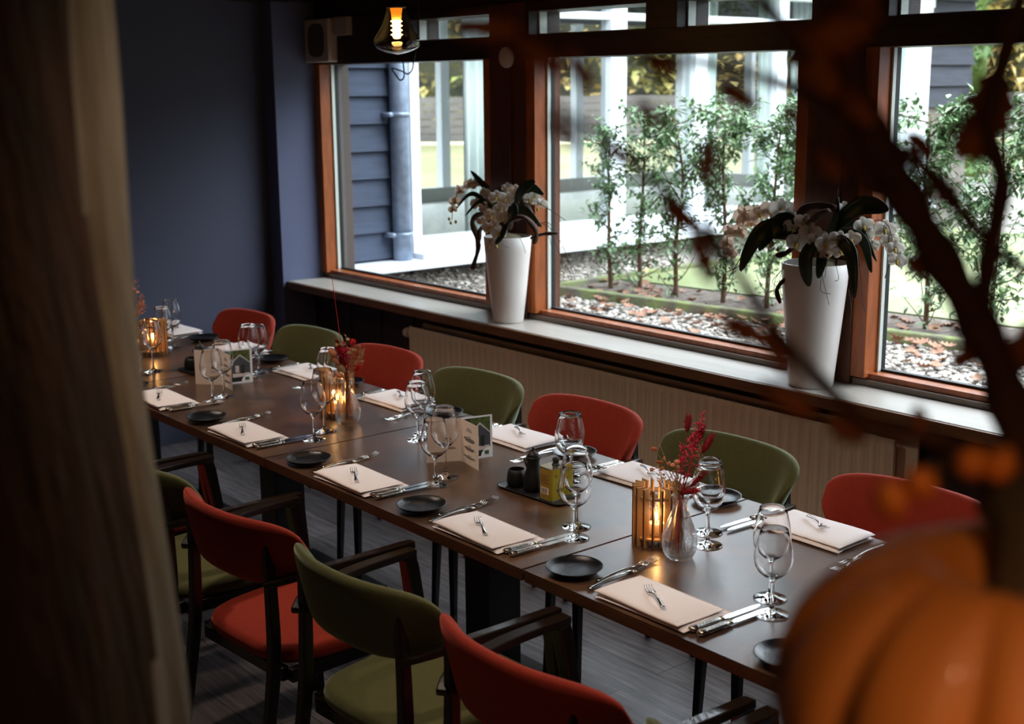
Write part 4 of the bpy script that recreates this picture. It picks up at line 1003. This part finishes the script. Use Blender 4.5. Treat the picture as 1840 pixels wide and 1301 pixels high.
# spare loop of cable behind the lamp, hanging from the beam
def cp(px, py, dy=0): v = at_y(px, py, 3.45+dy); return v
pts = [cp(752,60), cp(748,85), cp(743,112), cp(741,124), cp(733,133), cp(720,127), cp(704,123), cp(711,134), cp(719,144), cp(726,138), cp(725,118), cp(721,95), cp(720,60)]
pts = [Vector((pts[0].x, 3.45, CE))]+pts+[Vector((pts[-1].x, 3.45, CE))]
o = MB().tube(catmull(pts, 5), .0035, 7).build('cable_loop', 'cord'); tag(o, 'thin black cable looping down below the pendant lamp', 'cable')

# ================================================================ ORCHID VASES ON THE SILL
def bezleaf(b, a, m_, c, w, fold=.25, side=None, n=12):
    """strap leaf from a over m_ to c, half width w, with a midrib fold and real thickness from the solidify modifier"""
    pth = catmull([a, m_, c], n//2); N = len(pth); L_ = []
    for i, p in enumerate(pth):
        u = i/(N-1); d = (pth[min(i+1,N-1)]-pth[max(i-1,0)]).normalized()
        s_ = side if side is not None else d.cross(Vector((RIGHT.x*.2-.2, -.9, .3)))
        s_ = (s_ - d*s_.dot(d)).normalized(); n_ = s_.cross(d)
        ww = w*(math.sin(math.pi*(.06+.94*u))**.6) if u < .97 else w*.15
        ww = max(ww, w*.08)
        L_ += [p-s_*ww+n_*ww*fold, p-s_*ww*.5+n_*ww*fold*.35, p, p+s_*ww*.5+n_*ww*fold*.35, p+s_*ww+n_*ww*fold]
    fs = [(i*5+j, (i+1)*5+j, (i+1)*5+j+1, i*5+j+1) for i in range(N-1) for j in range(4)]
    b.add(L_, fs, True)
def orchid_flower(parent, c, face, sz, dim, rnd):
    f = face.normalized(); up = Vector((0,0,1)); s_ = up.cross(f).normalized(); u_ = f.cross(s_)
    roll = rnd.uniform(-.4,.4); s_, u_ = s_*math.cos(roll)+u_*math.sin(roll), u_*math.cos(roll)-s_*math.sin(roll)
    b = MB()
    def petal(ang, L, w, bend):
        d = s_*math.cos(ang)+u_*math.sin(ang); t = f.cross(d).normalized()
        def fn(u, v):
            ww = w*math.sin(math.pi*(.08+.88*u))**.55; vv = (v-.5)*2
            return c+d*L*u+t*ww*vv+f*(bend*L*u*u-.10*L*vv*vv*u*0+.003*math.sin(vv*3+u*5))
        b.grid(fn, 7, 6)
    petal(R(90), sz*.95, sz*.38, -.25); petal(R(215), sz*.92, sz*.36, -.2); petal(R(325), sz*.92, sz*.36, -.2)
    petal(R(12), sz*1.05, sz*.58, .1); petal(R(168), sz*1.05, sz*.58, .1)
    b.mi = 1
    b.lathe([(0,0),(sz*.12,sz*.05),(sz*.14,sz*.16),(sz*.06,sz*.26),(0,sz*.28)], 10, M=Matrix.Translation(c) @ (f*.7-u_*.5).to_track_quat('Z','Y').to_matrix().to_4x4())
    b.tube([c-u_*sz*.05+f*sz*.1, c-u_*sz*.35+f*sz*.25, c-u_*sz*.5+f*sz*.12], [sz*.1,sz*.12,sz*.03], 8)
    return b.build('flower', ['petal_dim' if dim else 'petal', 'lip'], parent, solid=.0008)
def orchid_pot(vx, vy, rt, rb, h, label_v, label_o, flowers, leaves, woods, twigs, roots, buds, seed):
    rnd = np.random.default_rng(seed); z0 = .8475
    o = MB().lathe([(0,0),(rb-.004,0),(rb,.004),(rb+(rt-rb)*.45,h*.42),(rt-.004,h*.85),(rt,h),(rt-.003,h+.002),(rt-.008,h),(rt-.013,h*.9),(rt-.016,h*.8),(0,h*.8)], 56).build('tall_vase', 'white_vase')
    o.location = (vx, vy, z0); tag(o, label_v, 'vase', 'tall white vases on the sill')
    base = Vector((vx, vy, z0+h*.805)); r = empty('orchid_arrangement', base); tag(r, label_o, 'orchid', 'orchid arrangements')
    def q(px, py, dy=0): return at_y(px, py, vy+dy) - base
    mb = MB().lathe([(0,0),(rt-.02,0),(rt-.018,h*.1),(rt*.5,h*.2),(0,h*.24)], 24); mb.build('moss', 'root', r)
    for (px, py, dy, sz, dim, fx) in flowers:
        face = Vector((.55+fx, -.8, .12+rnd.uniform(-.15,.15)))
        if dim: face = Vector((-.2+fx, .9, .1)) if rnd.uniform() < .4 else face
        orchid_flower(r, q(px, py, dy), face, sz, dim, rnd)
    for a, m_, c, w in leaves:
        b = MB(); bezleaf(b, q(*a), q(*m_), q(*c), w); b.build('leaf', 'orchid_leaf', r, solid=.002)
    for pts, rad in woods:
        pp = catmull([q(*p) for p in pts], 6); n = len(pp)
        MB().tube(pp, [rad*(.75+.35*math.sin(i*.9)*.5+.3*math.sin(math.pi*i/n)) for i in range(n)], 10, flat=.7).build('driftwood', 'driftwood', r)
    for pts in twigs:
        MB().tube(catmull([q(*p) for p in pts], 5), .0014, 5).build('flower_stem', 'driftwood', r)
    for pts in roots: MB().tube(catmull([q(*p) for p in pts], 4), .0011, 4).build('aerial_root', 'root', r)
    for px, py, dy in buds: MB().lathe([(0,-.008),(.0055,-.003),(.0065,.002),(.003,.008),(0,.010)], 10, M=Matrix.Translation(q(px,py,dy))).build('bud', 'bud', r)
v1 = at_z(912, 574, .8475)
orchid_pot(-4.262, 3.500, .103, .066, .368, 'tall white vase on the sill left of the thick timber post', 'white orchid with curled driftwood in the left vase',
  [(892,355,-.07,.034,0,0),(909,358,-.08,.034,0,.2),(900,374,-.09,.034,0,.1),(905,392,-.10,.034,0,0),(884,388,-.09,.036,1,0),(880,411,-.10,.034,1,0),(897,418,-.11,.034,0,.1),(871,374,-.05,.034,1,0),(858,366,-.03,.032,1,0),(871,348,-.02,.030,1,0),(927,345,.0,.034,1,0),(952,358,.02,.030,0,.3),(973,366,.04,.026,0,.5),(845,332,0,.030,1,0),(826,343,.0,.030,1,0),(856,330,.02,.026,1,0),(818,362,.0,.028,1,0),(814,376,0,.022,1,0),(912,338,.02,.026,0,0),(879,434,-.1,.016,0,0),(961,352,.03,.026,0,.5),(866,398,-.08,.024,1,0),(889,403,-.1,.028,1,.3)],
  [((905,385,0),(880,345,0),(846,307,0),.016),((925,375,-.02),(938,345,-.03),(962,326,-.03),.030),((930,360,.02),(955,338,.03),(977,350,.05),.018),((892,380,-.04),(850,348,-.06),(820,375,-.07),.010),((915,400,-.08),(940,375,-.06),(973,408,-.03),.017),((915,385,-.08),(905,420,-.11),(890,438,-.12),.020),((880,375,-.04),(862,362,-.06),(836,388,-.07),.009),((905,395,-.08),(925,372,-.09),(930,402,-.09),.016)],
  [([(895,400,0),(868,384,-.06),(849,397,-.09),(856,424,-.10),(859,447,-.10),(849,482,-.10)],.016),([(872,405,-.05),(862,415,-.09),(860,436,-.1)],.012),([(915,410,-.06),(920,396,-.09),(942,391,-.1),(963,414,-.1),(961,436,-.09)],.014),([(955,428,-.05),(975,421,-.06),(1002,419,-.05)],.010),([(925,380,0),(940,366,0),(953,378,0),(955,400,0)],.010)],
  [[(930,390,0),(900,345,0),(850,328,-.02),(818,355,-.02),(812,395,-.02)],[(930,390,0),(905,365,-.06),(898,400,-.1),(880,436,-.11)],[(930,390,0),(955,362,0),(985,375,.03),(1016,396,.03)],[(960,410,0),(985,400,-.03),(1010,440,-.03),(1034,503,-.03)],[(960,410,0),(985,405,-.02),(1003,450,-.02),(1022,488,-.02)]],
  [[(930,420,-.09),(940,440,-.1),(944,455,-.1)],[(900,425,-.09),(905,440,-.1),(915,445,-.1)],[(960,420,-.05),(985,425,-.05),(990,440,-.05)],[(842,400,-.08),(838,415,-.08),(848,420,-.08)],[(958,405,-.05),(975,400,-.05),(983,410,-.05)],[(955,430,-.05),(962,445,-.05),(956,452,-.05)]],
  [(807,394,0),(819,399,0),(810,401,0),(878,444,-.11),(892,444,-.11),(966,377,.03)], 21)
orchid_pot(-2.648, 3.495, .111, .074, .415, 'larger tall white vase on the sill, right, near the viewer', 'large white orchid arrangement with broad leaves in the right vase',
  [(1337,388,-.02,.044,1,0),(1364,384,-.02,.036,1,0),(1384,378,-.02,.036,1,0),(1404,376,-.04,.040,0,0),(1414,392,-.06,.036,0,0),(1426,409,-.08,.034,0,.1),(1444,400,-.08,.032,1,0),(1456,418,-.09,.036,1,0),(1432,437,-.10,.036,0,0),(1401,424,-.09,.024,1,0),(1469,430,-.10,.034,1,0),(1484,438,-.12,.034,0,.3),(1506,431,-.10,.032,0,0),(1510,451,-.11,.028,0,0),(1516,378,.02,.032,0,0),(1312,416,-.02,.032,1,0),(1329,417,-.02,.030,1,0),(1305,438,-.02,.028,1,0),(1312,455,-.02,.026,1,0),(1552,406,.0,.032,0,.3),(1556,424,.0,.030,0,.3),(1566,443,.0,.026,0,.2),(1590,413,.03,.036,0,.2),(1598,432,.03,.030,0,.2),(1608,447,.03,.030,0,.3),(1612,468,.03,.030,0,.3),(1530,430,-.06,.030,1,.2),(1482,455,-.12,.026,1,.2),(1398,392,-.03,.034,1,0),(1350,400,0,.030,1,0)],
  [((1485,425,-.02),(1545,372,-.03),(1597,377,-.02),.033),((1490,430,-.02),(1502,395,-.03),(1506,354,-.03),.013),((1450,425,-.06),(1375,415,-.12),(1330,487,-.14),.036),((1440,420,-.06),(1405,400,-.10),(1364,450,-.13),.034),((1468,430,-.1),(1450,465,-.14),(1454,515,-.14),.029),((1480,440,-.1),(1478,470,-.12),(1470,500,-.12),.022),((1500,425,-.08),(1530,455,-.13),(1536,535,-.14),.023),((1505,415,-.02),(1550,430,-.03),(1566,490,-.04),.016),((1495,415,0),(1540,405,.0),(1575,470,-.02),.010)],
  [([(1445,420,-.03),(1436,390,-.05),(1458,370,-.05),(1503,374,-.04)],.014),([(1448,425,-.05),(1462,395,-.07),(1490,378,-.07)],.016),([(1430,440,-.08),(1412,455,-.11),(1395,458,-.11)],.012),([(1412,500,-.09),(1396,520,-.10),(1402,545,-.10)],.010)],
  [[(1470,430,0),(1440,385,-.02),(1370,372,-.02),(1312,400,-.02),(1308,460,-.02)],[(1490,430,0),(1545,400,0),(1560,440,0)],[(1490,430,0),(1580,395,.03),(1604,440,.03),(1590,500,.03)],[(1450,430,-.06),(1390,405,-.1),(1340,440,-.12),(1328,480,-.12)],[(1450,430,-.06),(1400,395,-.1),(1352,430,-.12),(1310,500,-.12)],[(1500,430,-.1),(1540,450,-.13),(1550,540,-.13),(1556,560,-.13)],[(1500,425,-.1),(1520,430,-.13),(1545,480,-.13)]],
  [[(1480,460,-.12),(1478,495,-.12),(1490,548,-.12)],[(1482,470,-.12),(1474,520,-.12),(1492,528,-.12)],[(1410,480,-.11),(1394,500,-.11),(1390,530,-.11)],[(1405,485,-.11),(1388,505,-.11),(1396,515,-.11)],[(1500,470,-.12),(1507,500,-.12),(1500,505,-.12)],[(1488,455,-.12),(1482,500,-.12)],[(1410,470,-.1),(1400,510,-.1),(1408,540,-.1)],[(1525,520,-.12),(1530,560,-.12),(1528,580,-.12)],[(1503,365,-.02),(1506,340,-.02)]],
  [(1389,439,-.1),(1398,449,-.1),(1387,437,-.1)], 22)

# ================================================================ FOREGROUND
# wooden post: a gnarled trunk standing close to the viewer on the left
def trunk_pt(z):
    return Vector((lerp(-.83,-1.175,(z-FL)/(CE-FL)), lerp(.215,.335,(z-FL)/(CE-FL)), z)), lerp(.205,.125,(z-FL)/(CE-FL))
b = MB(); rs = []; NZ = 120; NA = 96
crn = [(2.2,.010,.6),(2.9,.014,.35),(1.2,.012,.8),(3.6,.010,.4),(4.5,.008,1.2),(5.4,.009,.7)]
for i in range(NZ+1):
    z = lerp(FL, CE, i/NZ); c, rad = trunk_pt(z); ring = []
    for j in range(NA):
        a = 2*math.pi*j/NA
        rr = rad*(1+.05*math.sin(3*a+z*1.7)+.03*math.sin(5*a-z*3))+.006*math.sin(z*9+a*2)
        for ca, dp_, wv in crn:
            dd = math.atan2(math.sin(a-(-ca)-wv*.12*math.sin(z*2.2)), math.cos(a-(-ca)-wv*.12*math.sin(z*2.2)))
            rr -= dp_*math.exp(-(dd/.035)**2)
        ring.append((c.x+rr*math.cos(a), c.y+rr*math.sin(a), z))
    rs.append(ring)
b.rings(rs)
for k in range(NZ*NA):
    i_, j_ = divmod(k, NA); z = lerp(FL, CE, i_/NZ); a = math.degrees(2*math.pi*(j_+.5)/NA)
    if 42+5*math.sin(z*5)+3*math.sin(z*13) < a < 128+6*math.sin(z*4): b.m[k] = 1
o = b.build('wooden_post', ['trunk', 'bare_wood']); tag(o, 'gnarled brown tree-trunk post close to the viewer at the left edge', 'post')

# counter below the picture carrying the autumn decoration
pc = at_d(1812, 1262, .60)
CT = pc.z-.082
r = empty('counter', (pc.x+.06, pc.y-.02, FL)); tag(r, 'dark wooden counter below the pumpkin, just under the frame', 'counter')
MB().box(-.17,.30,-.20,.16,CT-FL-.03,CT-FL).build('counter_top', 'dark_wood', r, bevel=.004); MB().box(-.15,.28,-.18,.12,0,CT-FL-.03).build('body', 'panel_wood', r)
r = empty('pumpkin', (pc.x, pc.y, CT)); tag(r, 'large orange ribbed pumpkin, blurred, at the bottom right', 'pumpkin')
rs = []; NP = 44; NQ = 132; RP = .108
for i in range(NP+1):
    t = math.pi*i/NP; ring = []
    for j in range(NQ):
        a = 2*math.pi*j/NQ; rib = abs(math.sin(a*5.5+.5)); g = 1-.13*(1-rib)**2.2*math.sin(t)**.35
        sr = math.sin(t)**.82; rad = RP*sr*g+.0001
        z = -math.cos(t)*.080; z -= .028*math.exp(-(sr*RP/.034)**2)*(1 if t > math.pi/2 else -.6)
        ring.append((rad*math.cos(a), rad*math.sin(a), z+.080))
    rs.append(ring)
MB().rings(rs).build('rind', 'pumpkin', r)
MB().tube(catmull([(0,0,.125), (0,.004,.142), (-.010,.016,.160), (-.028,.030,.168)], 5), [.026,.022,.018,.016,.0145,.0135,.013,.0125,.012,.012,.012,.0125,.013,.0135,.014,.014], 9, smooth=False).build('stem', 'pumpkin_stem', r, bevel=.002)

# autumn branch arrangement standing behind the pumpkin
bo = at_d(1990, 1330, .70); bo.z = CT
r = empty('branch_arrangement', bo); tag(r, 'dark dried branch with curled brown leaves and orange pods, blurred in the foreground', 'branch')
def dq(px, py, d): return at_d(px, py, d)-bo
def limb(pts, r0, r1, name='limb'):
    pp = catmull([dq(*p) for p in pts], 6); n = len(pp)
    return MB().tube(pp, [lerp(r0,r1,i/(n-1))*(1+.12*math.sin(i*1.3)) for i in range(n)], 10).build(name, 'branch_bark', r)
pp0 = [Vector((0,0,0)), dq(1890,1100,.70), dq(1850,900,.70), dq(1815,730,.70), dq(1765,600,.70), dq(1690,465,.70), dq(1625,350,.70), dq(1560,230,.70), dq(1515,100,.70), dq(1490,-60,.70)]
pp = catmull(pp0, 6); MB().tube(pp, [lerp(.012,.0095,i/(len(pp)-1))*(1+.15*math.sin(i*1.1)) for i in range(len(pp))], 12).build('limb', 'branch_bark', r)
limb([(1765,600,.70),(1775,470,.70),(1800,330,.70),(1775,230,.70),(1800,120,.70),(1850,-60,.70)], .006, .005)
limb([(1560,230,.70),(1680,320,.70),(1760,420,.70),(1860,500,.70)], .0045, .003)
limb([(1625,350,.70),(1560,330,.68),(1500,200,.66),(1440,90,.64),(1330,-40,.62)], .005, .003)
limb([(1840,930,.66),(1700,800,.64),(1560,760,.62),(1440,650,.60),(1370,560,.58),(1290,440,.57),(1180,330,.56),(1090,250,.55),(990,190,.54)], .0045, .0016, 'twig')
limb([(1290,440,.57),(1275,360,.56),(1270,250,.56)], .002, .001, 'twig')
limb([(1500,200,.66),(1400,150,.6),(1250,110,.56),(1100,90,.54),(960,60,.53)], .0035, .0015, 'twig')
limb([(1440,650,.6),(1380,600,.58),(1330,590,.57)], .002, .001, 'twig')
limb([(1840,930,.66),(1780,850,.62),(1700,840,.60),(1640,880,.60)], .004, .002, 'twig')
def cleaf(px, py, d, ang, L, w):
    c = dq(px, py, d); dr = RIGHT*math.cos(ang)-DOWN*math.sin(ang); dr = (dr+FWD*random.uniform(-.5,.5)).normalized()
    s_ = dr.cross(FWD).normalized(); n_ = s_.cross(dr); b = MB(); cu = random.uniform(.2,.5)
    def fn(u, v):
        vv = (v-.5)*2; ww = w*(math.sin(math.pi*(.05+.9*u))**.7)*(1+.25*math.cos(u*22))
        return c+dr*L*(u-.5)+s_*ww*vv+n_*(L*cu*((u-.5)**2)*2+ww*.7*vv*vv)
    b.grid(fn, 12, 4); b.build('leaf', 'dry_leaf', r, solid=.0008)
for a in [(1045,125,.52,2.2,.020,.004),(1015,235,.52,-.6,.018,.0035),(1170,205,.53,-.8,.018,.0035),(1272,295,.55,1.5,.022,.0045),(1110,275,.54,-.7,.016,.0035),(1215,385,.55,-.8,.020,.004),(1265,460,.56,-1.2,.024,.005),(1335,590,.56,-.5,.024,.006),(1400,640,.58,-.9,.022,.004),
          (1420,720,.60,-.5,.03,.005),(1530,775,.62,-.4,.026,.006),(1655,750,.63,1.6,.014,.004),(860,45,.50,-.15,.032,.005),(960,90,.52,-.6,.028,.005),(1190,120,.55,-.4,.018,.004),(1330,170,.57,-.5,.022,.005),(1470,110,.64,-1,.04,.012),(1540,180,.68,-1,.03,.008),(1585,320,.70,-.8,.022,.006),(1700,340,.70,-.9,.026,.007),(1790,190,.70,1.4,.042,.014),(1770,240,.70,.6,.035,.012),(1500,60,.64,.4,.04,.012),(1550,20,.68,1.2,.04,.012),(1740,640,.70,.5,.02,.006),(1650,480,.70,-.6,.018,.005),(1430,210,.62,-.9,.018,.004),(1490,290,.64,-.9,.020,.005),(1840,640,.70,1.2,.035,.010),(1660,260,.70,-.6,.022,.006)]: cleaf(*a)
for px, py, d, sz in ((1652,868,.56,.0085),(1745,832,.58,.0085),(1795,838,.59,.0085),(1600,895,.55,.0085)):
    c = dq(px, py, d)
    q = MB(); q.lathe([(0,-sz),(sz*.55,-sz*.7),(sz*.9,-.1*sz),(sz*.75,sz*.6),(sz*.25,sz*1.2),(0,sz*1.5)], 14, M=Matrix.Translation(c) @ Matrix.Rotation(px*.01, 4, 'X')); q.build('seed_pod', 'pod', r)
